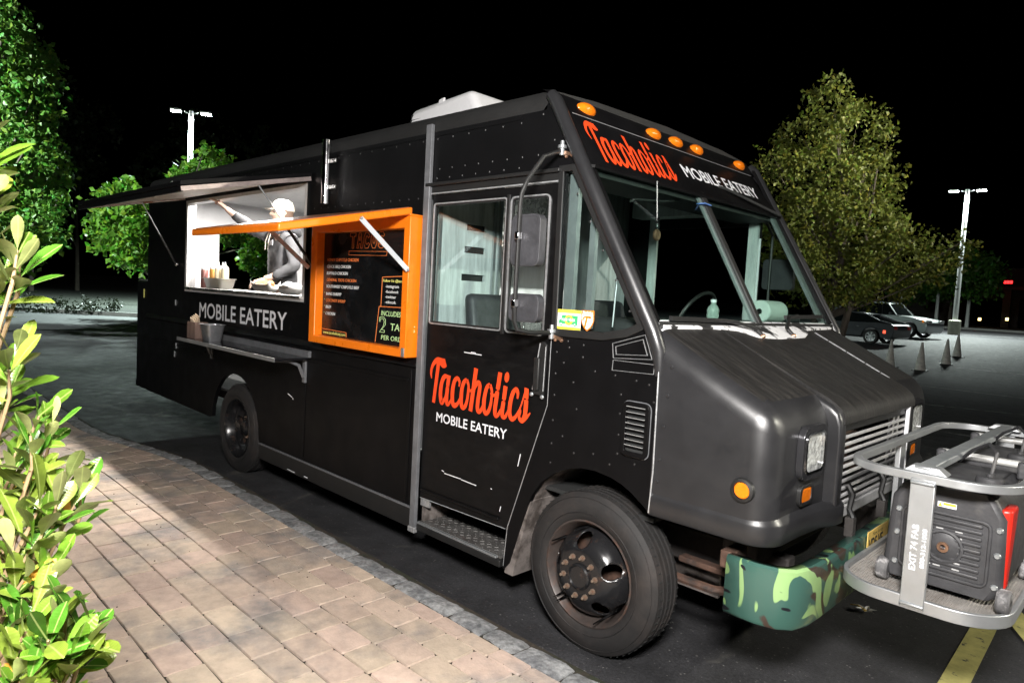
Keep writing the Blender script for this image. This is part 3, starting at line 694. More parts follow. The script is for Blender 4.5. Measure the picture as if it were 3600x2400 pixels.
# grille
gr = MB().box((.70,.64,.80),(.715,W-.64,1.26)).build('radiator', K['chassis'], truck)
for i in range(10):
    z = .868+i*.0345
    MB().hexa([(.914,.622,z-.005),(.925,.622,z-.008),(.925,W-.622,z-.008),(.914,W-.622,z-.005),(.914,.622,z+.006),(.925,.622,z+.005),(.925,W-.622,z+.005),(.914,W-.622,z+.006)]).build('grille_slat', K['lightgrey'], truck, bev=.002)
MB().box((.900,.624,.800),(.930,W-.624,.850)).build('grille_base', K['lightgrey'], truck, bev=.003)
MB().box((.895,.624,1.205),(.922,W-.624,1.262)).build('grille_header', K['trim'], truck, bev=.003)
for y in (W-.70,W-.78): MB().box((.88,y,.84),(.902,y+.035,1.22)).build('grille_bracket', K['lightgrey'], truck)
MB().box((.926,W-.640,.80),(.944,W-.626,1.25)).build('grille_end_strip', K['white'], truck)
b = MB()
for z in (.95,1.05,1.12): b.tube([(.76,.75,z),(.80,1.0,z+.02),(.77,1.3,z-.02)], .018, 8)
b.box((.74,.9,1.0),(.80,1.1,1.16)); b.build('engine_parts', K['rust'], gr)
# rubber hood latches
for y in (.74,1.20):
    lt = MB().tube([(.905,y,.93),(.935,y,.945),(.955,y,.91),(.945,y,.84),(.965,y,.80)], [.018,.016,.014,.012,.014], 8).build('hood_latch', K['trim'], truck)
    MB().box((.935,y-.022,.71),(.975,y+.022,.80)).build('latch_bracket', K['chassis'], lt, bev=.004)
# ---- camouflage bumper
def camo():
    m = bpy.data.materials.new('camouflage_vinyl'); m.use_nodes = True; n = m.node_tree.nodes; l = m.node_tree.links; p = n['Principled BSDF']
    p.inputs['Roughness'].default_value = .28; p.inputs['Coat Weight'].default_value = .3
    tc = n.new('ShaderNodeTexCoord')
    def patch(scale, seed, th, st=(1,1,1)):
        mp = n.new('ShaderNodeMapping'); mp.inputs['Location'].default_value = (seed, seed*1.7, seed*.6); mp.inputs['Scale'].default_value = st; l.new(tc.outputs['Object'], mp.inputs[0])
        t = n.new('ShaderNodeTexNoise'); t.inputs['Scale'].default_value = scale; t.inputs['Detail'].default_value = 1.2; t.inputs['Distortion'].default_value = 2.2; l.new(mp.outputs[0], t.inputs[0])
        g_ = n.new('ShaderNodeMapRange'); g_.inputs[1].default_value = th; g_.inputs[2].default_value = th+.012; l.new(t.outputs[0], g_.inputs[0]); return g_.outputs[0]
    c = n.new('ShaderNodeRGB'); c.outputs[0].default_value = (.042,.105,.085,1); out = c.outputs[0]
    for colr, sc_, sd_, th, st in (((.055,.036,.028),3.0,5.3,.60,(1,1,1)),((.26,.42,.17),4.4,2.6,.535,(1,1,.8)),((.012,.012,.016),4.6,9.1,.66,(1,1,1))):
        mx = n.new('ShaderNodeMix'); mx.data_type = 'RGBA'; l.new(patch(sc_, sd_, th, st), mx.inputs[0]); l.new(out, mx.inputs[6]); mx.inputs[7].default_value = (*colr, 1); out = mx.outputs[2]
    l.new(out, p.inputs['Base Color']); return m
plan = [(.715,.01),(.85,.010),(.93,.03),(.985,.08),(1.010,.17),(1.015,.30),(1.015,W/2)]
plan = plan+[(x, W-y) for x, y in reversed(plan[:-1])]
prf = [(-.06,.715),(-.012,.722),(-.002,.712),(.0,.68),(.0,.49),(-.008,.475),(-.05,.47)]   # outward offset, z
b = MB(); n = len(prf); cpt = Vector((.5, W/2))
for i, (x, y) in enumerate(plan):
    t = (Vector(plan[min(i+1,len(plan)-1)])-Vector(plan[max(i-1,0)])).normalized(); nn = Vector((t.y,-t.x))
    for e, z in prf: q = Vector((x,y))+nn*e; b.v.append((q.x, q.y, z))
for i in range(len(plan)-1):
    for k in range(n-1): b.f.append((i*n+k, i*n+k+1, i*n+n+k+1, i*n+n+k))
bumper = b.build('bumper', camo(), truck, sm=40); bumper['label'] = 'curved front bumper in green camouflage'
sm_ = bumper.modifiers.new('solid', 'SOLIDIFY'); sm_.thickness = .006; sm_.offset = -1
lp = MB().box((1.018,.79,.585),(1.022,1.095,.735)).build('licence_plate', mat('yellow_plate', (.75,.52,.14), .4, var=.2, vs_=20), truck, bev=.003)
# chassis bits under the nose
ch = MB()
ch.box((-6.0,.45,.45),(.80,.53,.62)).box((-6.0,W-.53,.45),(.80,W-.45,.62)).box((.55,.30,.60),(.72,W-.30,.70)).box((-.1,.3,.36),(.1,W-.3,.46)).box((-4.15,.3,.36),(-3.95,W-.3,.46))
ch.box((-6.3,.5,.62),(-1.4,W-.5,.70))
ch.build('chassis', K['chassis'], truck, bev=.01)
MB().tube([(.20,.30,.42),(.55,.26,.44),(.95,.40,.50)], .022, 8).build('steering_link', K['rust'], truck)
MB().box((.66,.06,.64),(.72,.20,.715)).build('bumper_bracket', K['rust'], truck, bev=.006)
MB().box((.35,.26,.515),(.95,.32,.545)).build('frame_horn', K['rust'], truck, bev=.008)
# wheel well liner (near) and front fender inside
b = MB(); pr = [(p[0], p[1]) for p in frontarch]
for i, (x, z) in enumerate(pr): d = .015; b.v += [(x, .03, z+d), (x, .60, z+d)]
for i in range(len(pr)-1): b.f.append((2*i, 2*i+1, 2*i+3, 2*i+2))
b.box((-.60,.60,.25),(.40,.62,.96)); MB().box((-4.75,.04,.42),(-3.4,.06,.90)) if False else None; b.build('wheel_liner', K['liner'], truck, fix=False)
MB().hexa([(-.565,.01,.22),(-.50,.01,.22),(-.50,.58,.22),(-.565,.58,.22),(-.46,.01,.70),(-.40,.01,.66),(-.40,.58,.66),(-.46,.58,.70)]).build('mud_guard', K['liner'], truck)

# ---- wheels
def tyre_mesh(ro, wdt):
    pr = [(.246,.030),(.262,.014),(.285,.004),(.315,-.002),(.345,.002),(.368,.012),(.386,.022),(.396,.030),(ro-.004,.040)]
    ys_ = []; o = [(r, a) for r, a in pr]
    for g_ in (.062,.095,.130,.163):
        o += [(ro, g_-.006),(ro-.012, g_-.004),(ro-.012, g_+.004),(ro, g_+.006)]
    o += [(ro-.004, wdt-.04)]+[(r, wdt-a) for r, a in reversed(pr[:-1])]
    return o
def wheel(x, yf, z, front, s=1):
    # s=+1: outside faces -y ; s=-1: outside faces +y
    Y = lambda a: a*s
    w = bpy.data.objects.new('wheel', None); col.objects.link(w); w.parent = truck; w.location = (x, yf, z)
    ty = MB().lathe([(r, Y(a)) for r, a in tyre_mesh(.402,.225)], (0,0,0), 'y', 72).build('tyre', K['rubber'], w, sm=30)
    b = MB(); N = 64
    for g_ in range(N):                      # tread sipes on the shoulder and the ribs
        q = 2*math.pi*g_/N
        for (a0, a1, rr) in ((.036,.058,.4025),(.102,.124,.4025),(.170,.190,.4025)):
            q2 = q+(.05 if a0 > .09 else 0); c_, s_ = math.cos(q2), math.sin(q2)
            b.obox((rr*c_, Y((a0+a1)/2), rr*s_), (0,1,0), (-s_,0,c_), (c_,0,s_), (a1-a0)/2, .0022, .0015)
    stuff(b.build('tread_sipes', K['dark'], ty, fix=False, sm=0))
    for r_ in (.300,.372):
        MB().lathe([(r_-.002,Y(.0 if r_ < .35 else .0135)),(r_,Y(-.0035 if r_ < .35 else .0105)),(r_+.002,Y(0. if r_ < .35 else .0145))], (0,0,0), 'y', 64).build('sidewall_ring', K['rubber'], ty)
    if front:
        fl = [(.262,.016),(.264,.008),(.256,.006),(.250,.012),(.244,.028),(.228,.050),(.222,.085),(.218,.12)]
        MB().lathe([(r, Y(a)) for r, a in fl], (0,0,0), 'y', 56).build('rim', K['rimrust'], w)
        dish = [(.224,.105),(.214,.060),(.205,.030),(.190,.006),(.165,-.022),(.135,-.040),(.120,-.044),(.062,-.044),(.060,-.050)]
        hole_r, hole_R = .036, .170
    else:
        fl = [(.262,.016),(.264,.008),(.256,.006),(.248,.014),(.240,.040),(.226,.070),(.220,.12),(.215,.15)]
        MB().lathe([(r, Y(a)) for r, a in fl], (0,0,0), 'y', 56).build('rim', K['rim'], w)
        dish = [(.218,.095),(.200,.105),(.180,.118),(.150,.130),(.120,.132),(.062,.132),(.060,.10)]
        hole_r, hole_R = .030, .172
    # dish with hand holes
    import bisect
    rr = [p[0] for p in dish]
    def dep(r):
        for (r0,a0),(r1,a1) in zip(dish, dish[1:]):
            if r0 >= r >= r1: return a0+(a1-a0)*(r0-r)/(r0-r1+1e-9)
        return dish[-1][1]
    b = MB(); NA = 120; rads = [.224 if front else .218,.216,.208,.200,.192,.184,.176,.168,.160,.152,.144,.136,.128,.120,.090,.062,.060]
    holes = [(hole_R*math.cos(R(22+72*k)), hole_R*math.sin(R(22+72*k))) for k in range(5)]
    ins = []
    for i in range(NA):
        for r in rads:
            q = 2*math.pi*i/NA; px, pz = r*math.cos(q), r*math.sin(q); inside = False
            for hx, hz_ in holes:
                d = math.hypot(px-hx, pz-hz_)
                if d < hole_r*.88: inside = True
                elif d < hole_r*1.18: k = hole_r/d; px, pz = hx+(px-hx)*k, hz_+(pz-hz_)*k
            ins.append(inside); b.v.append((px, Y(dep(math.hypot(px,pz))), pz))
    m = len(rads)
    for i in range(NA):
        j = (i+1) % NA
        for k in range(m-1):
            q4 = (i*m+k, i*m+k+1, j*m+k+1, j*m+k)
            if not any(ins[v] for v in q4): b.f.append(q4)
    hb = b.build('hub_dish', K['rim'], w, sm=40); so_ = hb.modifiers.new('s','SOLIDIFY'); so_.thickness = .006; so_.offset = 0
    bd = dep(.12)
    MB().lathe([(.0,Y(.14)),(.215,Y(.14))], (0,0,0), 'y', 32).build('brake_drum', K['rust'], w)
    hc = [(.066,bd+.004),(.064,bd-.012),(.056,bd-.018),(.050,bd-.010),(0,bd-.008)] if front else [(.075,bd),(.070,bd-.05),(.055,bd-.065),(.03,bd-.068),(0,bd-.068)]
    MB().lathe([(r, Y(a)) for r, a in hc], (0,0,0), 'y', 28).build('hub_cap', K['rim'] if front else K['rim'], w)
    nm = None
    for k in range(10):
        q = R(36*k+9); p = (.098*math.cos(q), 0, .098*math.sin(q))
        if nm is None:
            nm = MB().lathe([(.0,Y(-.030)),(.007,Y(-.030)),(.0085,Y(-.012)),(.0135,Y(-.012)),(.0145,Y(-.002)),(.018,Y(0))], (0,0,0), 'y', 8).mesh('lug_nut')
        link('lug_nut', nm, K['nut'], w).location = (p[0], Y(bd), p[2])
    return w
MB().box((-4.70,.045,.88),(-3.45,.75,.93)).box((-4.70,.72,.35),(-3.45,.75,.93)).build('rear_wheel_well', K['dark'], truck)
wheel(0, 0, .402, True); wheel(-4.06, .01, .402, False)
wheel(0, W, .402, True, -1); wheel(-4.06, W-.01, .402, False, -1)

# ---- mirror arm with two covered mirror heads
mir = MB().tube([(-.30,-.02,2.475),(-.285,-.16,2.42),(-.315,-.235,2.30),(-.332,-.25,2.235),(-.338,-.25,2.19),(-.340,-.25,1.70),(-.338,-.25,1.62),(-.325,-.24,1.578),(-.30,-.18,1.568),(-.292,-.02,1.566)], .0115, 10).build('mirror_arm', K['trim'], truck)
for (xa, xb, z0, z1) in ((-.405,-.222,1.888,2.138),(-.398,-.208,1.618,1.756)):
    L = rrect(xa, xb, z0, z1, .035, 4)
    mh = MB().plate([L], lambda u,v,w: (u, -.236+w+(u-xa)*.05, v), .045).build('mirror_head', K['vinyl'], mir, bev=.014, seg=3)
    MB().tube([(u,-.237+(u-xa)*.05,v) for u, v in inset(L,.010)], .0025, 5, closed=True).build('cover_seam', K['vinyl'], mh)
    zc = (z0+z1)/2+.02; MB().box((-.352,-.266,zc-.018),(-.328,-.236,zc+.018)).build('clamp', K['chrome'], mh, bev=.003)
for z, d in ((2.482,1),(1.566,-1)):
    MB().lathe([(0,.05),(.010,.05),(.012,.03),(.022,.028),(.024,.012),(.014,.010),(.014,-.02),(0,-.025)], (-.292,-.022,z-.01), 'z', 12).build('mirror_bolt', K['aludk'], mir)
    MB().bar((-.30,-.012,z-.012),(-.235,-.006,z-.030),.012,.016).build('mirror_bracket', K['copper'], mir)
    for x in (-.275,-.235): MB().sphere((x,-.008,z-.035),.010,8,6).build('bracket_bolt', K['copper'], mir)
MB().plate([rrect(-.36,-.12,1.89,2.12,.03)], lambda u,v,w: (u, W+.22+w, v), .05).build('mirror_head', K['vinyl'], mir, bev=.01)
MB().tube([(-.30,W,2.45),(-.30,W+.22,2.3),(-.30,W+.22,1.62),(-.30,W,1.57)], .0115, 8).build('mirror_arm', K['trim'], truck)

# ---- serving window frame, counter, awning
wf = frame('serving_window_frame', rect(WX0-.035,WX1+.035,WZ0-.035,WZ1+.02), rect(WX0+.012,WX1-.012,WZ0+.01,WZ1-.01), -.010, .085, K['steelw'], truck)
b = MB().plate([rect(WX0-.05,WX1+.05,WZ0-.05,WZ1+.035), rect(WX0-.034,WX1+.034,WZ0-.034,WZ1+.019)], lambda u,v,w: (u,-.014+w,v), .013).build('frame_surround', K['paint'], wf)
MB().box((WX0+.012,-.03,WZ0-.012),(WX1-.012,.42,WZ0+.012)).build('counter', K['steel'], truck, bev=.004)
AX0, AX1 = -5.33, -2.78
ah, ao = (0.0,2.560), (-.955,2.345)
aw = MB().hexa([(AX0,ao[0],ao[1]),(AX1,ao[0],ao[1]),(AX1,-.012,ah[1]-.012),(AX0,-.012,ah[1]-.012),(AX0,ao[0],ao[1]+.035),(AX1,ao[0],ao[1]+.035),(AX1,-.012,ah[1]+.022),(AX0,-.012,ah[1]+.022)]).build('awning', K['paint'], truck, bev=.004)
sl = (ah[1]-ao[1])/.955
au = lambda x, y, d: (x, y, ah[1]-.012+sl*(y)-d)
MB().hexa([au(AX0+.01,-.94,.006),au(AX1-.01,-.94,.006),au(AX1-.01,-.02,.006),au(AX0+.01,-.02,.006),au(AX0+.01,-.94,.001),au(AX1-.01,-.94,.001),au(AX1-.01,-.02,.001),au(AX0+.01,-.02,.001)]).build('awning_lining', mat('worn_steel_lining', (.76,.68,.60), .4, .1, var=.3, vs_=3, rvar=.15, c2=(.34,.27,.23), c2t=(.5,.68), c2s=3), aw)
for x in (AX0+.012, AX1-.012):
    MB().bar(au(x,-.95,.010),au(x,-.02,.010),.025,.030).build('awning_rim', mat('rust_stained_rim', (.45,.38,.36), .4, .6, var=.3, vs_=12, c2=(.22,.09,.05), c2t=(.56,.66), c2s=7), aw)
MB().bar(au(AX0,-.945,.012),au(AX1,-.945,.012),.02,.032).build('awning_rim', K['paint'], aw)
for (x, zb, k) in ((-5.50,1.87,.38),(-2.68,1.87,.38)):
    xt = min(max(x, AX0+.03), AX1-.03); p1 = au(xt,-.42,.015); p0 = (x,-.03,zb)
    gs = MB().tube([p0, p1], .006, 8).build('gas_strut', K['aludk'], aw)
    a_, c_ = Vector(p0), Vector(p1); MB().tube([a_, a_+(c_-a_)*.5], .011, 8).build('strut_cylinder', K['trim'], gs)
    MB().sphere((x,-.02,zb), .024, 10, 6).build('strut_mount', K['chrome'], gs)
MB().tube([(-4.35,-.5,2.47),(-4.34,-.5,2.52),(-4.31,-.5,2.545),(-4.27,-.5,2.55)], .006, 6).build('awning_hook', K['aludk'], aw)
# fold-down shelf
sh = MB().hexa([(-4.66,-.295,1.168),(-2.72,-.295,1.168),(-2.72,-.03,1.168),(-4.66,-.03,1.168),(-4.66,-.295,1.186),(-2.72,-.295,1.186),(-2.72,-.03,1.186),(-4.66,-.03,1.186)]).build('shelf', mat('black_gloss_shelf', (.012,.012,.014), .16, .2, var=.2, rvar=.06), truck, bev=.003)
MB().box((-4.66,-.302,1.160),(-2.72,-.296,1.190)).build('shelf_edge', K['alu'], sh)
MB().box((-4.66,-.03,1.186),(-2.72,-.004,1.235)).build('shelf_upstand', K['strip'], sh)
for x in (-2.80,-4.58):
    MB().box((x-.02,-.02,.985),(x+.02,-.001,1.167)).build('shelf_bracket', K['strip'], sh, bev=.003)
    MB().tube([(x,-.02,1.03),(x,-.06,1.12),(x,-.14,1.155),(x,-.27,1.160)], [.014,.014,.012,.010], 6).build('bracket_stay', K['strip'], sh)
# stainless tube beside the hatch
tb = MB().tube([(-2.49,-.065,2.325),(-2.49,-.065,2.775)], .030, 18).build('stainless_tube', K['chrome'], truck)
for z in (2.445,2.63): MB().box((-2.475,-.045,z-.014),(-2.405,-.030,z+.014)).build('tube_bracket', K['steel'], tb, bev=.002)

# ---- orange menu case
MX0, MX1, MZ0, MZ1, MY = -2.60, -1.412, 1.322, 2.192, -.10
mc = frame('menu_case', rect(MX0,MX1,MZ0,MZ1), rect(MX0+.075,MX1-.062,MZ0+.055,MZ1-.075), MY, .10, K['orange'], truck, .006)
mc['label'] = 'orange menu case with chalkboard and raised lid'
bd = MB().box((MX0+.06,-.035,MZ0+.04),(MX1-.05,-.02,MZ1-.06)).build('chalkboard', K['board'], mc)
MB().box((MX0+.0,MY-.005,MZ1-.0),(MX1,-.005,MZ1+.012)).build('case_hinge', K['orange'], mc, bev=.003)
lid = MB().hexa([(MX0,-.945,2.010),(MX1,-.945,2.010),(MX1,-.085,2.200),(MX0,-.085,2.200),(MX0,-.945,2.055),(MX1,-.945,2.055),(MX1,-.085,2.245),(MX0,-.085,2.245)]).build('case_lid', K['orange'], mc, bev=.010, seg=3)
lt_ = MB().hexa([(MX0+.02,-.925,2.058),(MX1-.02,-.925,2.058),(MX1-.02,-.10,2.2405),(MX0+.02,-.10,2.2405),(MX0+.02,-.925,2.062),(MX1-.02,-.925,2.062),(MX1-.02,-.10,2.2445),(MX0+.02,-.10,2.2445)]).build('lid_panel', mat('faded_brown_lid', (.30,.105,.05), .35, var=.2, rvar=.1), lid)
for x in (MX1+.004, MX0-.004):
    sx = .012 if x > -2 else -.012
    s_ = MB().bar((x+sx*.4,-.112,1.862),(x+sx*.4,-.455,2.135),.030,.005,(1,0,0)).build('lid_stay', mat('white_stay', (.70,.72,.75), .4, .3), mc)
    for p in ((x+sx*.8,-.112,1.862),(x+sx*.8,-.455,2.135)): MB().sphere(p,.009,8,5).build('stay_rivet', K['aludk'], s_)
MB().box((MX1-.035,MY-.006,MZ0+.005),(MX1-.005,MY-.001,MZ0+.06)).build('case_latch', K['aludk'], mc, bev=.002)

# ---- rooftop air conditioner
ac = MB().hexa([(-2.42,.54,2.83),(-1.46,.54,2.83),(-1.46,1.24,2.83),(-2.42,1.24,2.83),(-2.38,.58,3.115),(-1.70,.58,3.165),(-1.70,1.19,3.165),(-2.38,1.19,3.115)]).build('air_conditioner', K['acwhite'], truck, bev=.05, seg=4)
for i in range(4):
    z = 2.945+i*.036
    for x0, x1 in ((-2.365,-2.235),(-2.22,-2.08)):
        yy = .54+(z-2.83)*.05/.30
        MB().box((x0,yy-.004,z),(x1,yy+.012,z+.016)).build('vent_slot', K['dark'], ac)
MB().hexa([(-2.06,.536,2.85),(-2.0,.536,2.85),(-2.0,.55,2.85),(-2.06,.55,2.85),(-2.06,.590,3.145),(-2.0,.590,3.155),(-2.0,.61,3.155),(-2.06,.61,3.145)]).build('shroud_rib', K['acwhite'], ac, bev=.012)

# ---- interior
MB().box((-6.42,.04,.70),(-1.46,W-.04,.72)).build('kitchen_floor', K['dark'], truck)
MB().box((-6.42,.04,2.66),(-.50,W-.04,2.69)).build('ceiling', K['steelw'], truck)
MB().plate([rect(.002,W-.002,.43,2.70), rect(.78,1.50,.72,2.36)], lambda u,v,w: (-6.462+w,u,v), .03).build('rear_wall', K['paint'], truck, sm=0)
MB().plate([rect(.04,W-.04,.72,2.66), rect(.78,1.50,.72,2.36)], lambda u,v,w: (-6.428+w,u,v), .012).build('rear_lining', mat('white_wall_panel', (.80,.80,.82), .4, var=.05), truck, sm=0)
MB().box((-6.3,W-.06,.72),(-1.5,W-.045,2.66)).build('far_wall_lining', K['steelw'], truck)
MB().hexa([(-4.9,W-.75,2.15),(-2.2,W-.75,2.15),(-2.2,W-.07,2.15),(-4.9,W-.07,2.15),(-4.9,W-.55,2.62),(-2.2,W-.55,2.62),(-2.2,W-.07,2.62),(-4.9,W-.07,2.62)]).build('extractor_hood', K['steel'], truck, bev=.006)
MB().box((-4.9,W-.78,.72),(-1.9,W-.07,1.58)).build('cooking_range', K['steel'], truck, bev=.01)
MB().box((-5.26,.05,1.0),(-2.9,.40,1.60)).build('serving_cabinet', K['steelw'], truck)
bh = MB().plate([rect(.04,.70,.72,2.66), rect(.385,.560,2.155,2.198), rect(.372,.562,2.006,2.050), rect(.356,.564,1.822,1.866)], lambda u,v,w: (-1.462+w,u,v), .02).build('bulkhead', K['bulk'], truck, sm=0)
MB().plate([rect(1.52,W-.04,.72,2.66)], lambda u,v,w: (-1.462+w,u,v), .02).build('bulkhead', K['bulk'], truck, sm=0)
MB().box((-1.50,.30,1.75),(-1.466,.62,2.25)).build('bulkhead_backing', K['dark'], truck)
for y in (.06,.14,.62,.675): MB().box((-1.44,y,.74),(-1.425,y+.022,2.62)).build('door_rail', K['aludk'], bh)
led = mat('led_strip', (1.,.96,.90), .4, emit=14)
for x0, x1 in ((-5.5,-4.3),(-3.9,-2.7)):
    ls = MB().box((x0,.50,2.635),(x1,.60,2.658)).build('ceiling_light', led, truck)
    area('ceiling_light_lamp', ((x0+x1)/2,.55,2.625), (0,0,-1), x1-x0, 125, (1,.96,.90), truck, 'RECTANGLE', .08)
# cab interior: seats, dashboard, steering wheel
b = MB().box((-.30,.10,1.30),(.24,W-.10,1.655)); b.build('dashboard', K['dark'], truck, bev=.04, seg=3)
for y in (.42,1.62):
    s_ = MB().box((-1.05,y-.24,1.05),(-.55,y+.24,1.20)).build('seat', K['vinyl'], truck, bev=.04, seg=3)
    MB().hexa([(-1.15,y-.24,1.15),(-1.03,y-.24,1.15),(-1.03,y+.24,1.15),(-1.15,y+.24,1.15),(-1.26,y-.21,1.74),(-1.17,y-.21,1.74),(-1.17,y+.21,1.74),(-1.26,y+.21,1.74)]).build('seat_back', K['vinyl'], s_, bev=.04, seg=3)
    MB().box((-.95,y-.12,.74),(-.65,y+.12,1.05)).build('seat_base', K['dark'], s_)
sw = [( -.42+.09*math.sin(a)*.9, 1.62+.20*math.cos(a), 1.66+.17*math.sin(a)) for a in [2*math.pi*i/28 for i in range(28)]]
MB().tube(sw, .013, 8, closed=True).build('steering_wheel', K['trim'], truck)
# far-side cab posts and pale ceiling panel seen through the glass
for x in (-1.22,-.36): MB().box((x,W-.055,1.58),(x+.075,W-.032,2.42)).build('far_door_post', K['bulk'], cabF)
MB().box((-1.30,W-.20,2.42),(-.40,W-.04,2.60)).build('far_header_panel', K['bulk'], cabF)
MB().box((-.33,W-.034,1.65),(-.27,W-.032,2.25)).build('notice', K['white'], cabF)
MB().tube([(-.25,1.05,2.37),(-.22,.80,2.33),(-.2,.5,2.30),(-.19,.44,2.28)], .006, 6).build('sun_visor_rail', K['dark'], truck)
MB().bar((-.118,1.05,2.345),(-.115,1.12,2.34),.06,.006).build('blue_tape', mat('blue_tape', (.07,.16,.42), .7), truck)
for x in (-.9,-.5): MB().tube([(x,.5,2.62),(x+.3,1.5,2.50),(x+.4,2.1,2.40)], .009, 6).build('ceiling_strut', K['dark'], truck)
# rear: tail cabinet by the open back door
tc_ = MB().box((-6.86,.015,.43),(-6.464,.60,1.675)).build('tail_locker', K['paint'], truck, bev=.008)
MB().box((-6.80,.010,1.678),(-6.50,.05,1.69)).build('locker_edge', K['edge'], tc_)
MB().box((-6.62,.006,1.48),(-6.60,.013,1.58)).build('reflector', K['chalky'], tc_)
MB().box((-6.90,.02,.42),(-6.464,W-.02,.50)).build('rear_step', K['trim'], truck, bev=.01)
for x, z in ((-5.56,1.47),(-5.52,1.02),(-5.56,.93)): MB().box((x-.01,-.012,z-.03),(x+.01,-.001,z+.03)).build('side_catch', K['aludk'], box_side, bev=.002)
for (x0,z0,x1,z1) in [(-3.05,.865,-2.98,.845),(-2.97,.84,-2.96,.83),(-3.02,.26,-2.9,.258),(-2.75,.262,-2.70,.262)]: MB().bar((x0,-.0135,z0),(x1,-.0135,z1),.003,.006).build('paint_scrape', K['white'], box_side)
# ------------------------------------------------------------------ lettering
TACO = [[(8,145,8),(0,180,23),(8,216,26),(28,245,32),(56,261,42),(89,257,50),(116,250,65),(135,257,52)],
[(67,241,34),(52,122,33),(36,0,31)],
[(172,169,16),(150,175,27),(126,168,33),(107,133,35),(100,93,36),(100,50,36),(113,13,36),(136,31,25),(150,65,18),(159,122,18)],
[(172,184,35),(164,122,35),(159,59,34),(160,24,33),(170,10,30),(188,23,21),(205,51,13)],
[(266,129,13),(269,157,20),(250,176,27),(226,159,32),(212,115,35),(210,66,36),(215,29,36),(231,12,34),(258,25,27),(276,55,17),(289,84,10)],
[(332,178,26),(309,162,30),(294,123,33),(290,71,35),(293,30,34),(309,10,30),(331,27,28),(344,65,25),(349,107,23),(349,147,22),(332,178,26)],
[(342,133,13),(357,120,20),(375,122,17),(391,139,10)],
[(407,253,36),(392,126,35),(376,1,35)],
[(396,120,12),(412,152,22),(430,175,29),(446,160,31),(443,120,32),(436,72,32),(435,28,32),(447,10,31),(466,23,23),(480,59,12)],
[(529,176,26),(506,158,29),(493,120,31),(486,70,33),(490,30,32),(506,10,30),(528,27,27),(542,65,24),(547,108,21),(546,144,21),(529,176,26)],
[(537,130,13),(553,119,20),(570,123,18),(589,140,10)],
[(606,253,34),(593,160,34),(583,81,33),(579,35,32),(588,10,30),(609,22,23),(624,52,14)],
[(653,184,33),(645,109,32),(637,50,32),(641,16,30),(662,16,24),(677,44,14),(684,64,9)],
[(747,128,12),(749,156,22),(737,176,28),(716,162,29),(701,124,31),(693,75,32),(696,34,31),(713,13,31),(737,25,23),(758,57,15),(778,98,11),(801,170,13)],
[(811,194,34),(813,140,34),(812,87,33),(808,46,31),(793,17,31),(773,22,24),(766,39,21),(773,59,17),(777,74,9)],
[(789,10,21),(812,28,21),(831,49,17),(847,67,9)]]
def catmull(P, n=5):
    o = []
    for i in range(len(P)-1):
        a, b_, c, d = P[max(i-1,0)], P[i], P[i+1], P[min(i+2,len(P)-1)]
        for k in range(n):
            t = k/n; o.append(tuple(.5*((2*b_[j])+(-a[j]+c[j])*t+(2*a[j]-5*b_[j]+4*c[j]-d[j])*t*t+(-a[j]+3*b_[j]-3*c[j]+d[j])*t**3) for j in range(len(b_))))
    o.append(P[-1]); return o
def strokes(S, place, name, m, parent, ws=1., lift=.00025, only=None, dot=True):
    b = MB(); z = 0.
    for si, st in enumerate(S):
        if only is not None and si not in only: continue
        P = catmull([tuple(float(v) for v in p) for p in st]) if len(st) > 3 else [tuple(p) for p in st]
        o = len(b.v)
        for i, p in enumerate(P):
            a, c = P[max(i-1,0)], P[min(i+1,len(P)-1)]; t = Vector((c[0]-a[0], c[1]-a[1])); t = t.normalized() if t.length else Vector((0,1)); nn = Vector((-t.y, t.x))
            if len(st) == 3 or si in (3,14,11,12) and i < 6: nn = Vector((-1,.12)) if t.y < 0 else nn     # flat-cut stems
            hw = max(p[2],2)*ws/2
            for s in (1,-1): q = Vector((p[0],p[1]))+nn*hw*s; b.v.append(tuple(place(q.x/1000, q.y/1000, z)))
        for i in range(len(P)-1): b.f.append((o+2*i, o+2*i+1, o+2*i+3, o+2*i+2))
        z += lift
    if dot:
        o = len(b.v); n = 20
        for k in range(n): q = 2*math.pi*k/n; b.v.append(tuple(place(.660+.0178*math.cos(q)+.002*math.sin(q), .233+.0288*math.sin(q), z)))
        b.f.append(tuple(range(o,o+n)))
    return b.build(name, m, parent, fix=False, sm=0)
_tcache = {}
def text_geo(s):
    if s in _tcache: return _tcache[s]
    c = bpy.data.curves.new('t', 'FONT'); c.body = s; c.resolution_u = 3
    o = bpy.data.objects.new('t', c); col.objects.link(o); dg = bpy.context.evaluated_depsgraph_get()
    me = bpy.data.meshes.new_from_object(o.evaluated_get(dg))
    V = [(v.co.x, v.co.y) for v in me.vertices]; F = [tuple(p.vertices) for p in me.polygons]
    bpy.data.objects.remove(o); bpy.data.curves.remove(c); bpy.data.meshes.remove(me); _tcache[s] = (V, F); return V, F
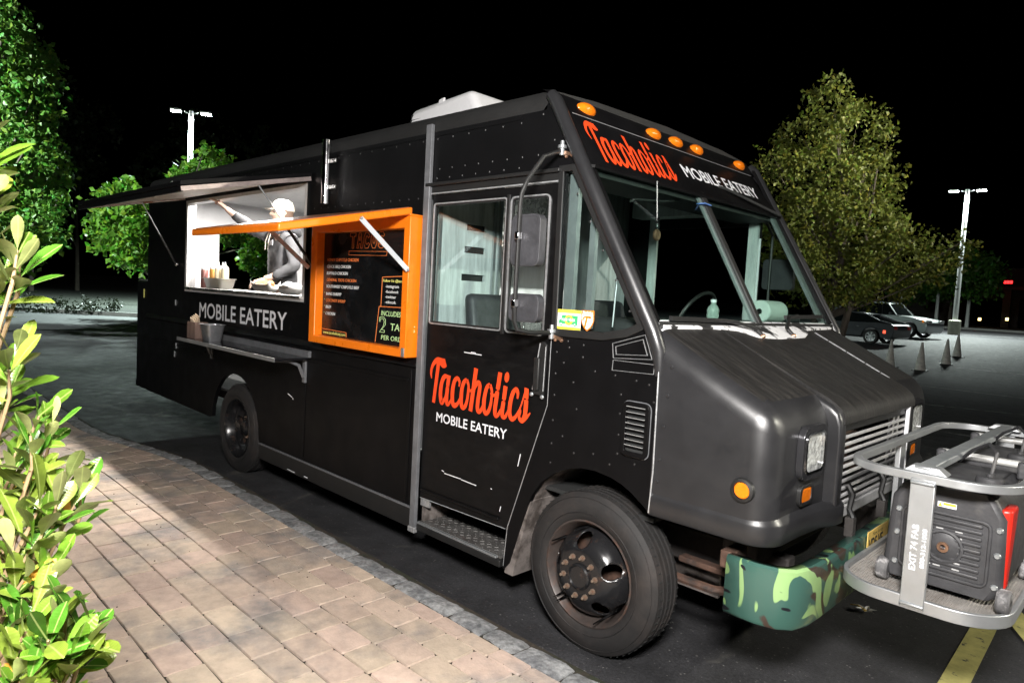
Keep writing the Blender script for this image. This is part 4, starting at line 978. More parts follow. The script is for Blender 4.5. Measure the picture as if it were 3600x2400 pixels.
def text(s, place, name, m, parent, w=None, h=None, bold=0., shear=0., capfit=True):
    """text scaled to w x h (h = cap height) in the unit space of place(u, v, lift)"""
    V, F = text_geo(s)
    x0 = min(v[0] for v in V); x1 = max(v[0] for v in V); y1 = max(v[1] for v in V); y0 = 0
    sy = h/(y1-y0); sx = w/(x1-x0) if w else sy*.9
    iv = sorted((min(V[i][0] for i in f), max(V[i][0] for i in f)) for f in F); cuts = []; hi = iv[0][1]
    for a, c in iv:
        if a-hi > .16: cuts.append((a+hi)/2)
        hi = max(hi, c)
    edges_ = [-1e9]+cuts+[1e9]; res = None
    for w0, w1 in zip(edges_, edges_[1:]):          # one object per word
        Fw = [f for f in F if w0 < V[f[0]][0] <= w1]
        if not Fw: continue
        ids = sorted({i for f in Fw for i in f}); mp = {i: k_ for k_, i in enumerate(ids)}
        b = MB(); k = 0.
        for (dx, dy) in ([(0,0)] if not bold else [(-bold,0),(bold,0),(0,bold),(0,-bold)]):
            b.add([place((V[i][0]-x0)*sx+dx+shear*V[i][1]*sy, V[i][1]*sy+dy, k) for i in ids], [tuple(mp[i] for i in f) for f in Fw]); k += .0004
        res = b.build(name, m, parent, fix=False, sm=0)
    return res
# door
dp = lambda x0, z0, y=.0025: (lambda u, v, w: (x0+u, y-w, z0+v))
strokes(TACO, dp(-1.274,1.0647), 'lettering', K['red'], dr, ws=.90)
text('MOBILE EATERY', dp(-1.202,.957), 'lettering', K['white'], dr, .605, .055, bold=.0011)
# body side
text('MOBILE EATERY', dp(-4.925,1.362,-.0008), 'lettering', K['white'], box_side, 1.79, .142, bold=.003)
# header (slanted plane)
sdir = Vector((-.26,0,.35)).normalized(); nrm = Vector((.35,0,.26)).normalized()
def hplace(y0, v0):
    base = Vector((hz(2.40),0,2.40))
    return lambda u, v, w: tuple(base+sdir*(v0+v)+Vector((0,y0+u,0))+nrm*(.006+w))
hp0 = hplace(.150,.045)
strokes(TACO, lambda u,v,w: hp0(u*.87, v*1.05, w), 'lettering', K['red'], header, ws=.80)
text('MOBILE EATERY', hplace(1.03,.128), 'lettering', K['white'], header, .985, .098, bold=.002)
# stickers on the quarter window
s1 = MB().box((-.277,-.0035,1.588),(-.123,-.002,1.688)).build('sticker', mat('sticker_white', (.80,.80,.78), .4), cab)
s1['label'] = 'yellow and white sticker with a green van'
YS = mat('sticker_yellow', (.82,.68,.07), .45); GS = mat('sticker_green', (.05,.42,.15), .45)
MB().box((-.277,-.0045,1.671),(-.123,-.0036,1.688)).build('band', YS, s1); MB().box((-.277,-.0045,1.588),(-.123,-.0036,1.602)).build('band', YS, s1)
sp = lambda u,v,w: (u,-.0046-w,v)
MB().plate([[(-.261,1.618),(-.142,1.614),(-.142,1.660),(-.243,1.660),(-.247,1.640),(-.261,1.633)]], sp, .0006).build('van', GS, s1, sm=0)
MB().plate([arc(-.198,1.637,.026,0,360,18)[:-1], arc(-.198,1.637,.015,0,360,18)[:-1]], lambda u,v,w: (u,-.0054-w,v), .0004).build('emblem', YS, s1, sm=0)
for x in (-.246,-.158): MB().plate([arc(x,1.616,.009,0,360,14)[:-1]], lambda u,v,w: (u,-.0060-w,v), .0004).build('wheel', GS, s1, sm=0)
for x in (-.246,-.158): MB().plate([arc(x,1.616,.005,0,360,14)[:-1]], lambda u,v,w: (u,-.0066-w,v), .0004).build('wheel_hub', K['white'], s1, sm=0)
text('FOOD TRUCK', dp(-.242,1.631,-.0066), 'lettering', K['white'], s1, .086, .013, bold=.0006)
text('Official Member of the', dp(-.250,1.674,-.0048), 'lettering', GS, s1, .10, .008)
shd = [(-.121,1.690),(-.044,1.692),(-.042,1.640),(-.050,1.620),(-.064,1.602),(-.081,1.589),(-.100,1.603),(-.114,1.622),(-.121,1.645)]
s2 = MB().plate([shd], lambda u,v,w: (u,-.0035+w,v), .0015).build('sticker', mat('sticker_orange', (.82,.22,.02), .45), cab, sm=0)
s2['label'] = 'orange shield sticker with a letter T'
MB().plate([[(-.1165,1.672),(-.049,1.672),(-.047,1.640),(-.055,1.622),(-.066,1.608),(-.081,1.597),(-.097,1.609),(-.109,1.624),(-.1165,1.645)]], lambda u,v,w: (u,-.0044+w,v), .0006).build('shield', K['white'], s2, sm=0)
strokes(TACO, lambda u,v,w: (-.114+u*.078, -.0045-w*.3, 1.675+v*.048), 'lettering', K['white'], s2, ws=1.1)
strokes(TACO, lambda u,v,w: (-.108+u*.36, -.0055-w*.3, 1.608+v*.20), 'lettering', mat('sticker_orange_letter', (.82,.22,.02), .45), s2, only=(0,1), dot=False, ws=1.0)
# chalk menu
def chalk(s, x, z, h, m, w=None, sh=.08, tilt=0.):
    x0, z0 = x, z
    return text(s, lambda u,v,k: (x0+u, -.0365-k, z0+v+tilt*u), 'chalk_lettering', m, bd, w, h, bold=h*.008, shear=sh)
def chalkline(pts, m, r=.0022):
    b = MB()
    for a, c in zip(pts, pts[1:]): b.bar((a[0],-.0362,a[1]),(c[0],-.0362,c[1]),.0012,r*2)
    return b.build('chalk_line', m, bd)
ox, oz = MX0+.10, MZ1-.17
# outlined TACOS heading
tx, tz = -2.18, 2.005
TS = {'T': [[(0,1),(1,1),(1,.78),(.66,.78),(.66,0),(.38,0),(.38,.78),(0,.78),(0,1)]], 'A': [[(0,0),(.36,1),(.66,1),(1,0),(.72,0),(.62,.3),(.38,.3),(.28,0),(0,0)],[(.43,.5),(.57,.5),(.5,.78),(.43,.5)]],
 'C': [[(1,.75),(.75,1),(.25,1),(0,.7),(0,.3),(.25,0),(.75,0),(1,.25),(.75,.35),(.6,.24),(.4,.26),(.28,.5),(.4,.76),(.62,.76),(.75,.65),(1,.75)]],
 'O': [[(.3,0),(.7,0),(1,.3),(1,.7),(.7,1),(.3,1),(0,.7),(0,.3),(.3,0)],[(.4,.3),(.6,.3),(.7,.5),(.6,.72),(.4,.72),(.3,.5),(.4,.3)]],
 'S': [[(1,.8),(.75,1),(.25,1),(0,.78),(.05,.55),(.6,.36),(.6,.24),(.35,.22),(.1,.32),(0,.15),(.3,0),(.75,0),(1,.2),(.95,.5),(.4,.68),(.45,.78),(.8,.7),(1,.8)]]}
for i, ch_ in enumerate('TACOS'):
    for L in TS[ch_]: chalkline([(tx+.085*i+.07*u, tz+.105*v) for u, v in L], K['chalko'], .0016)
chalkline([(tx-.01,tz-.015),(tx-.012,tz-.045),(tx+.44,tz-.050),(tx+.45,tz-.01)], K['chalko'], .0014); chalkline([(tx-.01,tz-.018),(tx+.44,tz-.024)], K['chalko'], .0014)
rows = [('Honey Chipotle Chicken','chalko'),('Crack BBQ Chicken','chalkw'),('Buffalo Chicken','chalkw'),("General Tso's Chicken",'chalko'),('Southwest Chipotle Beef','chalkw'),('Bang Shrimp','chalkw'),('Coconut Shrimp','chalko'),('Beef','chalkw'),('Chicken','chalkw')]
for i, (s, m) in enumerate(rows):
    chalk(s.upper(), -2.475, 1.915-i*.0475-(.006 if i > 4 else 0), .021, K[m], w=len(s)*.0185)
for i in range(5,9): chalk('*', -2.498, 1.918-i*.0475, .012, K['chalkg'])
chalkline([(-1.775,1.815),(-1.475,1.828)], K['chalko']); chalkline([(-1.775,1.815),(-1.780,1.625)], K['chalko']); chalkline([(-1.80,1.622),(-1.475,1.628)], K['chalko']); chalkline([(-1.80,1.622),(-1.83,1.385)], K['chalko'])
chalk('Follow Us: @tacoholics', -1.765, 1.785, .018, K['chalky'], w=.285)
for i, s in enumerate(('-instagram','-facebook','-twitter','-tiktok')): chalk(s, -1.735, 1.748-i*.034, .018, K['chalkw'], w=.145 if i < 2 else .12)
chalk('INCLUDES', -1.772, 1.565, .032, K['chalkg'], w=.215)
chalkline([(-1.785,1.520),(-1.775,1.543),(-1.75,1.545),(-1.735,1.525),(-1.745,1.495),(-1.785,1.455),(-1.73,1.455),(-1.73,1.470),(-1.762,1.472),(-1.722,1.505),(-1.722,1.54),(-1.745,1.557),(-1.785,1.553),(-1.79,1.525)], K['chalkg'], .0016)
chalk('TACOS', -1.665, 1.475, .045, K['chalkg'], w=.26)
chalk('PER ORDER', -1.762, 1.408, .030, K['chalkg'], w=.29)
chalkline([(-2.515,1.425),(-2.19,1.418),(-2.187,1.385)], K['chalko']); chalk('www.tacoholicsnj.com', -2.50, 1.391, .022, K['chalky'], w=.30)
# plate and rack lettering are added with their parts
pl = lambda y0, z0: (lambda u, v, w: (1.0225+w, y0+u, z0+v))
text('VDF-VE', pl(.81,.640), 'lettering', K['dark'], lp, .20, .055, bold=.002)
text('New Jersey', pl(.86,.705), 'lettering', K['dark'], lp, .15, .018)

# ------------------------------------------------------------------ cargo rack on the bumper
rk = bpy.data.objects.new('cargo_rack', None); col.objects.link(rk); rk.parent = truck
RX0, RX1, RY0, RY1 = 1.035, 1.632, .285, W-.285
def oval(x0, x1, y0, y1, r=.20, n=8):
    return arc(x1-r,y1-r,r,0,90,n)+arc(x0+r,y1-r,r,90,180,n)+arc(x0+r,y0+r,r,180,270,n)+arc(x1-r,y0+r,r,270,360,n)
OV = oval(RX0,RX1,RY0,RY1,.19)
dk = MB().plate([inset(OV,.02)], lambda u,v,w: (u,v,.655+w), .010).build('rack_deck', K['deck'], rk, sm=30)
b = MB()
for i in range(46):
    x = RX0+.03+i*.0118
    m_ = .19-math.sqrt(max(0,.19**2-(max(0, .19-min(x-RX0,RX1-x)))**2)) if min(x-RX0,RX1-x) < .19 else 0
    b.box((x,RY0+.03+m_,.665),(x+.004,RY1-.03-m_,.6685))
stuff(b.build('deck_ribs', K['deck'], dk, fix=False, sm=0))
def ring(L, z0, z1, t, name, m):
    return MB().plate([L, inset(L,t)], lambda u,v,w: (u,v,z0+w), z1-z0).build(name, m, rk, sm=40, bev=.003)
ring(OV, .632, .682, .018, 'deck_rim', K['alu']); ring(OV, 1.128, 1.160, .030, 'top_rail', K['alu'])
for y, s in ((RY0,1),(RY1,-1)):
    p = MB().box((1.295,y-.004 if s > 0 else y-.016,.640),(1.378,y+.016 if s > 0 else y+.004,1.140)).build('post', K['alu'], rk, bev=.003)
    if s > 0:
        tp = lambda x0, z0: (lambda u, v, w: (x0-v, y-.0052-w, z0+u))
        text('EXIT 74 FAB', tp(1.338,.79), 'lettering', K['white'], p, .175, .022, bold=.0006); text('800-312-1008', tp(1.366,.805), 'lettering', K['white'], p, .15, .014, bold=.0008)
    for z in (.655,1.125): MB().bar((1.295,y-.006*s,z),(1.378,y-.006*s,z),.012,.012).build('weld', K['aludk'], p, bev=.004)
for x in (RX0+.004,RX1-.004): MB().box((x-.012,W/2-.04,.65),(x+.012,W/2+.04,1.14)).build('post', K['alu'], rk, bev=.003)
MB().bar((1.325,RY0+.02,1.168),(1.345,RY1-.02,1.168),.055,.030).build('hold_down_bar', K['aludk'], rk, bev=.004)
for y in (RY0+.05,RY1-.05): MB().hexa([(1.26,y-.035,1.160),(1.41,y-.035,1.160),(1.41,y+.035,1.160),(1.26,y+.035,1.160),(1.29,y-.025,1.185),(1.38,y-.025,1.185),(1.38,y+.025,1.185),(1.29,y+.025,1.185)]).build('bar_bracket', K['alu'], rk, bev=.003)
for y in (.62,W-.62): MB().box((.95,y-.04,.595),(1.30,y+.04,.650)).build('mount_tube', K['alu'], rk, bev=.004)

# ------------------------------------------------------------------ generators
K['gen'] = mat('dusty_black_plastic', (.040,.040,.043), .55, var=.4, vs_=9, rvar=.1, bump=.12, bs=60, c2=(.10,.095,.09), c2t=(.56,.75), c2s=6)
K['genred'] = mat('red_plastic', (.55,.022,.012), .35, var=.12, rvar=.08)
def generator(y0, label, first):
    x0, x1, z0, z1, L = 1.185, 1.590, .700, 1.105, .56
    t = thing('generator', label, 'generator', (1.39, y0, .670), 0, 'portable generators on the front rack')
    X = lambda x: x-1.39; Z = lambda z: z-.670
    body = [(X(x0+.012),Z(z0)),(X(x1-.03),Z(z0)),(X(x1),Z(z0+.06)),(X(x1-.005),Z(z1-.09)),(X(x1-.055),Z(z1)),(X(x0+.055),Z(z1-.01)),(X(x0+.015),Z(z1-.08)),(X(x0),Z(z0+.06))]
    MB().plate([body], lambda u,v,w: (u,w,v), L).build('housing', K['gen'], t, bev=.022, seg=3, sm=30)
    pn = rrect(X(x0+.055),X(x1-.045),Z(z0+.045),Z(z1-.105),.03)
    MB().plate([pn, inset(pn,.012)], lambda u,v,w: (u,-.008+w,v), .012).build('panel_frame', K['gen'], t, bev=.004)
    for i in range(9):
        z = Z(z0+.072+i*.0245)
        MB().box((X(x0+.115),-.007,z),(X(x1-.075),.006,z+.013)).build('louvre', K['gen'], t, bev=.004)
    b = MB(); rnd = random.Random(5)
    for i in range(7):
        for k in range(5):
            if rnd.random() < .8: b.box((X(1.30+k*.032),-.0015,Z(.795+i*.0245-.009)),(X(1.30+k*.032+.024),-.0005,Z(.795+i*.0245-.004)))
    stuff(b.build('bright_slits', K['lightgrey'], t))
    ex = MB().lathe([(.012,-.016),(.018,-.018),(.020,-.010),(.045,-.008),(.052,-.004),(.058,-.010),(.066,-.008),(.068,.002)], (X(1.395),0,Z(.868)), 'y', 24).build('exhaust_ring', K['gen'], t)
    MB().lathe([(.0,.004),(.044,-.007)], (X(1.395),0,Z(.868)), 'y', 20).build('exhaust_plate', mat('heat_tinted_steel', (.50,.40,.34), .35, .8, var=.3, vs_=30), ex)
    MB().lathe([(.010,.0),(.010,-.020),(.020,-.020),(.020,0)], (X(1.395),0,Z(.868)), 'y', 16).build('exhaust_tip', K['copper'], ex)
    for x in (x0+.045,x1-.025):
        for z in (z0+.06,z0+.18,z1-.13): MB().lathe([(0,-.006),(.008,-.006),(.013,.0),(.014,.006)], (X(x),0,Z(z)), 'y', 10).build('screw', K['aludk'], t)
    wl_ = MB().box((X(1.362),-.0045,Z(1.020)),(X(1.425),-.002,Z(1.040))).build('warning_label', K['white'], t)
    MB().plate([[(X(1.364),Z(1.022)),(X(1.378),Z(1.022)),(X(1.371),Z(1.038))]], lambda u,v,w: (u,-.0052+w,v), .0005).build('warning_triangle', mat('label_orange', (.85,.40,.03), .5), wl_, sm=0)
    MB().box((X(1.381),-.0052,Z(1.029)),(X(1.423),-.0046,Z(1.038))).build('label_band', mat('label_orange', (.85,.40,.03), .5), wl_)
    MB().hexa([(X(x1-.02),.02,Z(z0+.05)),(X(x1+.006),.03,Z(z0+.05)),(X(x1+.006),.08,Z(z0+.05)),(X(x1-.02),.08,Z(z0+.05)),(X(x1-.03),.012,Z(z1-.05)),(X(x1+.008),.02,Z(z1-.05)),(X(x1+.008),.15,Z(z1-.05)),(X(x1-.03),.15,Z(z1-.05))]).build('control_panel', K['genred'], t, bev=.012, seg=3)
    for xw in (x0+.005,x1+.008):
        for yw in ((.012,L-.05)):
            w_ = MB().lathe([(.012,-.022),(.040,-.022),(.046,-.014),(.046,.014),(.040,.022),(.012,.022)], (X(xw),yw,.046), 'x', 20).build('wheel', mat('worn_grey_wheel', (.10,.098,.10), .6, var=.4, vs_=25, c2=(.35,.34,.34), c2t=(.5,.62), c2s=22), t)
    MB().tube([(X(x0),.03,.05),(X(x1),.03,.05)], .012, 8).build('axle', K['gen'], t)
    # top: fuel cap, handle, recess
    MB().box((X(x0+.07),.05,Z(z1-.004)),(X(x1-.075),L-.05,Z(z1+.008))).build('top_deck', K['gen'], t, bev=.01)
    fc = MB().lathe([(0,.035),(.040,.035),(.046,.030),(.050,.012),(.046,0)], (X(1.50),.13,Z(z1+.006)), 'z', 20).build('fuel_cap', K['gen'], t)
    MB().lathe([(.012,.035),(.012,.045),(0,.046)], (X(1.50),.13,Z(z1+.006)), 'z', 10).build('cap_knob', K['gen'], fc)
    MB().tube([(X(1.50),.14,Z(z1+.04)),(X(1.51),.16,Z(z1+.13)),(X(1.47),.24,Z(z1+.15)),(X(1.40),.33,Z(z1+.10)),(X(1.34),.40,Z(z1+.03))], .007, 8).build('vent_hose', K['gen'], t)
    MB().tube([(X(x0+.08),L-.10,Z(z1+.05)),(X(x1-.02),L-.10,Z(z1+.05))], .016, 12).build('carry_handle', mat('pale_tube', (.62,.62,.60), .4, .4), t)
    for x in (x0+.08,x1-.03): MB().box((X(x-.02),L-.125,Z(z1-.01)),(X(x+.02),L-.075,Z(z1+.065))).build('handle_mount', K['gen'], t, bev=.01)
    return t
generator(.425, 'dusty black generator with oval exhaust facing the paving', True)
generator(1.10, 'black and red generator behind the one with the exposed exhaust', False)
# ------------------------------------------------------------------ small things on and in the truck
def lathe_obj(name, prof, m, parent, n=18): return MB().lathe(prof, (0,0,0), 'z', n).build(name, m, parent)
CT = WZ0+.013
# sauce bottles in a tub
tubm = mat('frosted_plastic', (.72,.70,.64), .35, trans=.6)
tub = thing('sauce_tub', 'frosted plastic tub of squeeze bottles on the serving counter', 'tub', (-4.86,.16,CT))
o_ = rrect(-.20,.20,-.085,.085,.03); i_ = rrect(-.17,.17,-.07,.07,.03)
b = MB(); N = len(o_)
for L, z in ((i_,0),(o_,.095),(inset(o_,-.012),.095),(inset(o_,-.012),.102),(inset(o_,.006),.102),(inset(i_,.006),.006)): b.v += [(u,v,z) for u, v in L]
for k in range(5):
    for i in range(N): j = (i+1) % N; b.f.append((k*N+i, k*N+j, k*N+N+j, k*N+N+i))
b.f.append(tuple(range(N))[::-1]); b.f.append(tuple(5*N+i for i in range(N))); b.build('tub_wall', tubm, tub)
wcap = mat('white_bottle_cap', (.82,.82,.80), .4)
sauces = {'brown': mat('brown_sauce_bottle', (.20,.085,.075), .35, sub=.0), 'amber': mat('amber_sauce_bottle', (.72,.36,.08), .35), 'cream': mat('cream_sauce_bottle', (.78,.68,.46), .35), 'dark': mat('dark_sauce_bottle', (.10,.05,.04), .35), 'red': mat('red_sauce_bottle', (.40,.10,.06), .35)}
for i, (dx, dy, c, k) in enumerate(((-.30,-.03,'brown','brown sauce bottle standing beside the tub'),(-.12,.03,'dark','dark sauce bottle at the back of the tub'),(-.08,-.03,'amber','amber sauce bottle in the tub'),(.0,.03,'red','red sauce bottle between two pale ones'),(.06,-.035,'cream','cream sauce bottle in the tub'),(.13,.0,'cream','cream sauce bottle at the end of the tub'))):
    t = thing('sauce_bottle', k, 'sauce bottle', (-4.86+dx, .16+dy, CT+(.007 if i else 0)), 0, 'squeeze bottles on the serving counter')
    r = .036; lathe_obj('bottle', [(0,0),(r-.004,0),(r,.006),(r,.175),(r-.004,.185)], sauces[c], t); lathe_obj('cap', [(r-.002,.183),(r-.002,.196),(r-.012,.210),(.010,.222),(.005,.255),(0,.256)], wcap, t)
# wrapped food and a paper bag on the counter
fd = thing('taco_boat', 'paper boat of tacos lying on the serving counter', 'food', (-3.82,.14,CT), .3)
b = MB()
for i in range(7):
    for j, (w_, z_) in enumerate(((-.07,.07),(-.045,.01),(.045,.01),(.07,.07))): b.v.append((-.12+i*.04, w_*(1-.1*abs(i-3)/3), z_+(.03 if i in (0,6) else 0)))
for i in range(6):
    for j in range(3): b.f.append((i*4+j, i*4+j+1, i*4+j+5, i*4+j+4))
pb = b.build('paper_boat', mat('white_paper', (.75,.73,.70), .8), fd, fix=False); pb.modifiers.new('s','SOLIDIFY').thickness = .002
for i, a in enumerate((-.06,0,.06)): MB().lathe([(.0,-.006),(.045,-.004),(.055,0),(.045,.004),(0,.006)], (a,0,.055), 'x', 14, .5).build('tortilla', mat('tortilla', (.55,.30,.12), .8, var=.3, vs_=30), fd)
b = MB(); rnd = random.Random(2)
for i in range(14): b.sphere((rnd.uniform(-.09,.09), rnd.uniform(-.03,.03), .06+rnd.uniform(0,.02)), rnd.uniform(.008,.014), 6, 4)
b.build('filling', mat('chicken_filling', (.42,.12,.04), .6, var=.4, vs_=40), fd)
bg = MB(); rnd = random.Random(8)
bm = bmesh.new(); bmesh.ops.create_icosphere(bm, subdivisions=3, radius=1)
for v in bm.verts:
    d = noise.noise(v.co*2.2)*.25+noise.noise(v.co*6)*.1; v.co = Vector((v.co.x*.15, v.co.y*.08, max(v.co.z,-.7)*.06+.042))*(1+d*.5)
    v.co.z = max(v.co.z, 0)
me = bpy.data.meshes.new('paper_bundle'); bm.to_mesh(me); bm.free(); smooth(me, 60)
o = link('paper_bundle', me, mat('white_wrap', (.80,.80,.78), .7, bump=.4, bs=30)); o.location = (-3.36,.14,CT); tag(o, 'crumpled white paper bundle on the serving counter', 'paper bundle')
# napkin box and steel pan on the fold-down shelf
nb = thing('napkin_holder', 'wooden napkin holder with paper napkins on the outside shelf', 'napkin holder', (-4.52,-.17,1.187), .1)
MB().plate([rect(-.075,.075,-.06,.06), rect(-.066,.066,-.051,.051)], lambda u,v,w: (u,v,w), .15).build('box', mat('worn_wood', (.16,.105,.085), .8, var=.4, vs_=16, stretch=(1,1,.15)), nb)
MB().box((-.074,-.059,0),(.074,.059,.012)).build('box_base', K['trim'], nb)
b = MB()
for i in range(4): b.hexa([(-.05,-.03+i*.016,.02),(.05,-.03+i*.016,.02),(.05,-.026+i*.016,.02),(-.05,-.026+i*.016,.02),(-.06+i*.01,-.04+i*.01,.19+.012*i),(.03+i*.006,-.05+i*.012,.17+.012*i),(.03+i*.006,-.046+i*.012,.17+.012*i),(-.06+i*.01,-.036+i*.01,.19+.012*i)])
b.build('napkins', mat('paper_napkin', (.62,.50,.36), .9), nb)
pn = thing('steel_pan', 'small stainless steel pan on the outside shelf', 'pan', (-4.20,-.16,1.187), .05)
o_ = rrect(-.088,.088,-.08,.08,.025); i_ = rrect(-.066,.066,-.06,.06,.025); b = MB(); N = len(o_)
for L, z in ((i_,0),(o_,.145),(inset(o_,-.012),.147),(inset(o_,-.012),.150),(inset(o_,.003),.150),(inset(i_,.003),.004)): b.v += [(u,v,z) for u, v in L]
for k in range(5):
    for i in range(N): j = (i+1) % N; b.f.append((k*N+i, k*N+j, k*N+N+j, k*N+N+i))
b.f.append(tuple(range(N))[::-1]); b.f.append(tuple(5*N+i for i in range(N))); b.build('pan_wall', mat('brushed_pan_steel', (.42,.43,.45), .35, .85, var=.2, vs_=20), pn)
# on the dashboard: water bottle, paper towel roll; hanging ornament
wb = thing('water_bottle', 'clear plastic water bottle on the dashboard', 'bottle', (.125,.84,1.656))
lathe_obj('bottle', [(0,0),(.032,0),(.034,.01),(.031,.02),(.034,.035),(.031,.05),(.034,.065),(.026,.085),(.013,.10),(.013,.11)], mat('clear_bottle', (.55,.68,.62), .15, trans=.5), wb, 16); lathe_obj('cap', [(.015,.108),(.016,.125),(0,.126)], K['white'], wb, 14)
pr_ = thing('paper_towel_roll', 'wrapped paper towel roll lying on the dashboard', 'paper roll', (.10,1.60,1.656+.07), 0)
MB().lathe([(.018,-.135),(.062,-.138),(.070,-.128),(.070,.128),(.062,.138),(.018,.135)], (0,0,0), 'y', 24).build('roll', mat('paper_towel', (.62,.70,.66), .5, bump=.4, bs=25), pr_)
MB().lathe([(.018,-.136),(.018,-.10),(.017,-.10)], (0,0,0), 'y', 14).build('core', K['dark'], pr_)
cd = MB().box((.02,1.80,1.657),(.14,2.02,1.715)).build('dash_clutter', K['vinyl'], None, bev=.02, seg=3); tag(cd, 'dark bag on the dashboard behind the far wiper', 'bag')
og = thing('hanging_charm', 'copper medallion hanging behind the windscreen', 'ornament', (-.03,.47,2.10))
MB().lathe([(0,-.008),(.022,-.010),(.030,-.005),(.030,.005),(.022,.010),(0,.008)], (0,0,0), 'x', 20).build('medallion', K['copper'], og)
MB().tube([(0,0,.03),(-.02,.0,.28)], .003, 5).build('cord', K['aludk'], og)
MB().tube([(0,-.01,.03),(.005,.012,.05),(-.005,-.01,.075),(0,.01,.09)], .006, 6).build('chain', K['chrome'], og)
# fallen blossom on the asphalt
fl = thing('fallen_blossom', 'white blossom lying on the asphalt under the bumper', 'flower', (.80,1.66,.006), .4)
wp = mat('white_petal', (.78,.78,.76), .7); pm = MB(); pm.v = [(0,0,.004),(.03,-.014,.016),(.062,0,.010),(.03,.014,.016),(.03,0,.008)]; pm.f = [(0,1,4),(1,2,4),(2,3,4),(3,0,4)]; pme = pm.mesh('petal', fix=False)
for i in range(5): o = link('petal', pme, wp, fl); o.rotation_euler = (0,-.2,i*1.05-.9)
MB().tube([(0,0,.01),(-.04,.02,.025),(-.08,.03,.02)], [.006,.004,.003], 6).build('stalk', mat('yellow_stalk', (.60,.42,.10), .7), fl)

# ------------------------------------------------------------------ the vendor
def skin_mesh(nodes, edges, root, sub=2):
    bm = bmesh.new(); ly = bm.verts.layers.skin.verify(); V = []
    for (co, r) in nodes:
        v = bm.verts.new(co); v[ly].radius = r if isinstance(r, tuple) else (r, r); V.append(v)
    V[root][ly].use_root = True
    for a, c in edges: bm.edges.new((V[a], V[c]))
    me = bpy.data.meshes.new('k'); bm.to_mesh(me); bm.free()
    o = bpy.data.objects.new('k', me); col.objects.link(o)
    s_ = o.modifiers.new('s','SKIN'); s_.use_smooth_shade = True; s_.branch_smoothing = .5
    u = o.modifiers.new('u','SUBSURF'); u.levels = sub; u.render_levels = sub
    dg = bpy.context.evaluated_depsgraph_get(); r = bpy.data.meshes.new_from_object(o.evaluated_get(dg))
    bpy.data.objects.remove(o); bpy.data.meshes.remove(me); return r
def m2mb(me, b, f=lambda v: v):
    b.add([f(v.co) for v in me.vertices], [tuple(p.vertices) for p in me.polygons]); return b
per = thing('person', 'person in charcoal hooded sweatshirt and cream cap reaching up inside the serving hatch', 'person', (-4.42,.60,.722), R(-8))
hz_ = 1.66
bodyN = [((0,.0,.98),(.145,.10)),((0,0,1.20),(.15,.10)),((0,-.005,1.38),(.16,.10)),((0,-.005,1.52),(.06,.06)),((0,-.015,1.62),(.055,.06)),
 ((-.17,0,1.46),.055),((-.16,-.26,1.53),.042),((-.12,-.47,1.66),.032),((-.11,-.53,1.70),(.036,.018)),
 ((.17,0,1.46),.055),((.25,.03,1.19),.042),((.20,-.18,1.06),.032),((.18,-.24,1.04),(.036,.018)),
 ((-.09,0,.92),.085),((-.10,-.01,.50),.06),((-.10,.01,.09),.042),((-.10,-.14,.03),.035),((.09,0,.92),.085),((.10,-.01,.50),.06),((.10,.01,.09),.042),((.10,-.14,.03),.035)]
bodyE = [(0,1),(1,2),(2,3),(3,4),(2,5),(5,6),(6,7),(7,8),(2,9),(9,10),(10,11),(11,12),(0,13),(13,14),(14,15),(15,16),(0,17),(17,18),(18,19),(19,20)]
b = MB(); m2mb(skin_mesh(bodyN, bodyE, 0), b)
# head: skull, jaw, brow, nose, lips and ears pressed out of one sphere
o0 = len(b.v); n_, m_ = 28, 22
for i in range(m_+1):
    th = math.pi*i/m_
    for k in range(n_):
        q = 2*math.pi*k/n_; x, y, z = math.sin(th)*math.sin(q), -math.sin(th)*math.cos(q), math.cos(th)
        f = max(0, -y); px, py, pz = x*.075, y*.098, z*.120
        if z < -.1: px *= 1-.28*min(1,(-z-.1)); py = py*(1-.12*(-z)) - .010*f
        nose = math.exp(-(x/.17)**2-((z+.10)/.16)**2)*f**4; py -= .026*nose
        brow = math.exp(-((z-.16)/.09)**2)*f**3; py -= .006*brow
        eye = math.exp(-((abs(x)-.38)/.13)**2-((z-.03)/.09)**2)*f**2; py += .010*eye
        lips = math.exp(-(x/.28)**2-((z+.43)/.07)**2)*f**4; py -= .008*lips
        chin = math.exp(-(x/.3)**2-((z+.80)/.13)**2)*f**2; py -= .012*chin
        ear = math.exp(-((y-.08)/.13)**2-((z+.02)/.22)**2)*abs(x)**5; px += math.copysign(.020*ear, x)
        b.v.append((px, py-.02, pz+1.695))
for i in range(m_):
    for k in range(n_): k2 = (k+1) % n_; b.f.append((o0+i*n_+k, o0+(i+1)*n_+k, o0+(i+1)*n_+k2, o0+i*n_+k2))
def hand(wr, d, up, s, curl):
    wr = Vector(wr); d = Vector(d).normalized(); up = Vector(up); sd_ = d.cross(up).normalized()*s; up = sd_.cross(d)*s
    b.obox(wr+d*.04, d, sd_, up, .045, .040, .013)
    for i, L in enumerate((.072,.080,.076,.060)):
        p0 = wr+d*.08+sd_*(.030-.020*i); p1 = p0+d*L*.45-up*curl*L*.2; p2 = p1+d*L*.35-up*curl*L*.45; p3 = p2+d*L*.12-up*curl*L*.4
        b.tube([p0-d*.02,p0,p1,p2,p3], [.009,.0092,.0088,.008,.006], 7)
    p0 = wr+d*.02+sd_*.036; b.tube([p0, p0+sd_*.022+d*.028, p0+sd_*.030+d*.055-up*.01], [.011,.010,.007], 7)
hand((-.11,-.53,1.70), (.05,-.75,.5), (0,.5,.8), 1, .35); hand((.18,-.24,1.04), (-.1,-.9,-.3), (0,-.2,1), -1, .6)
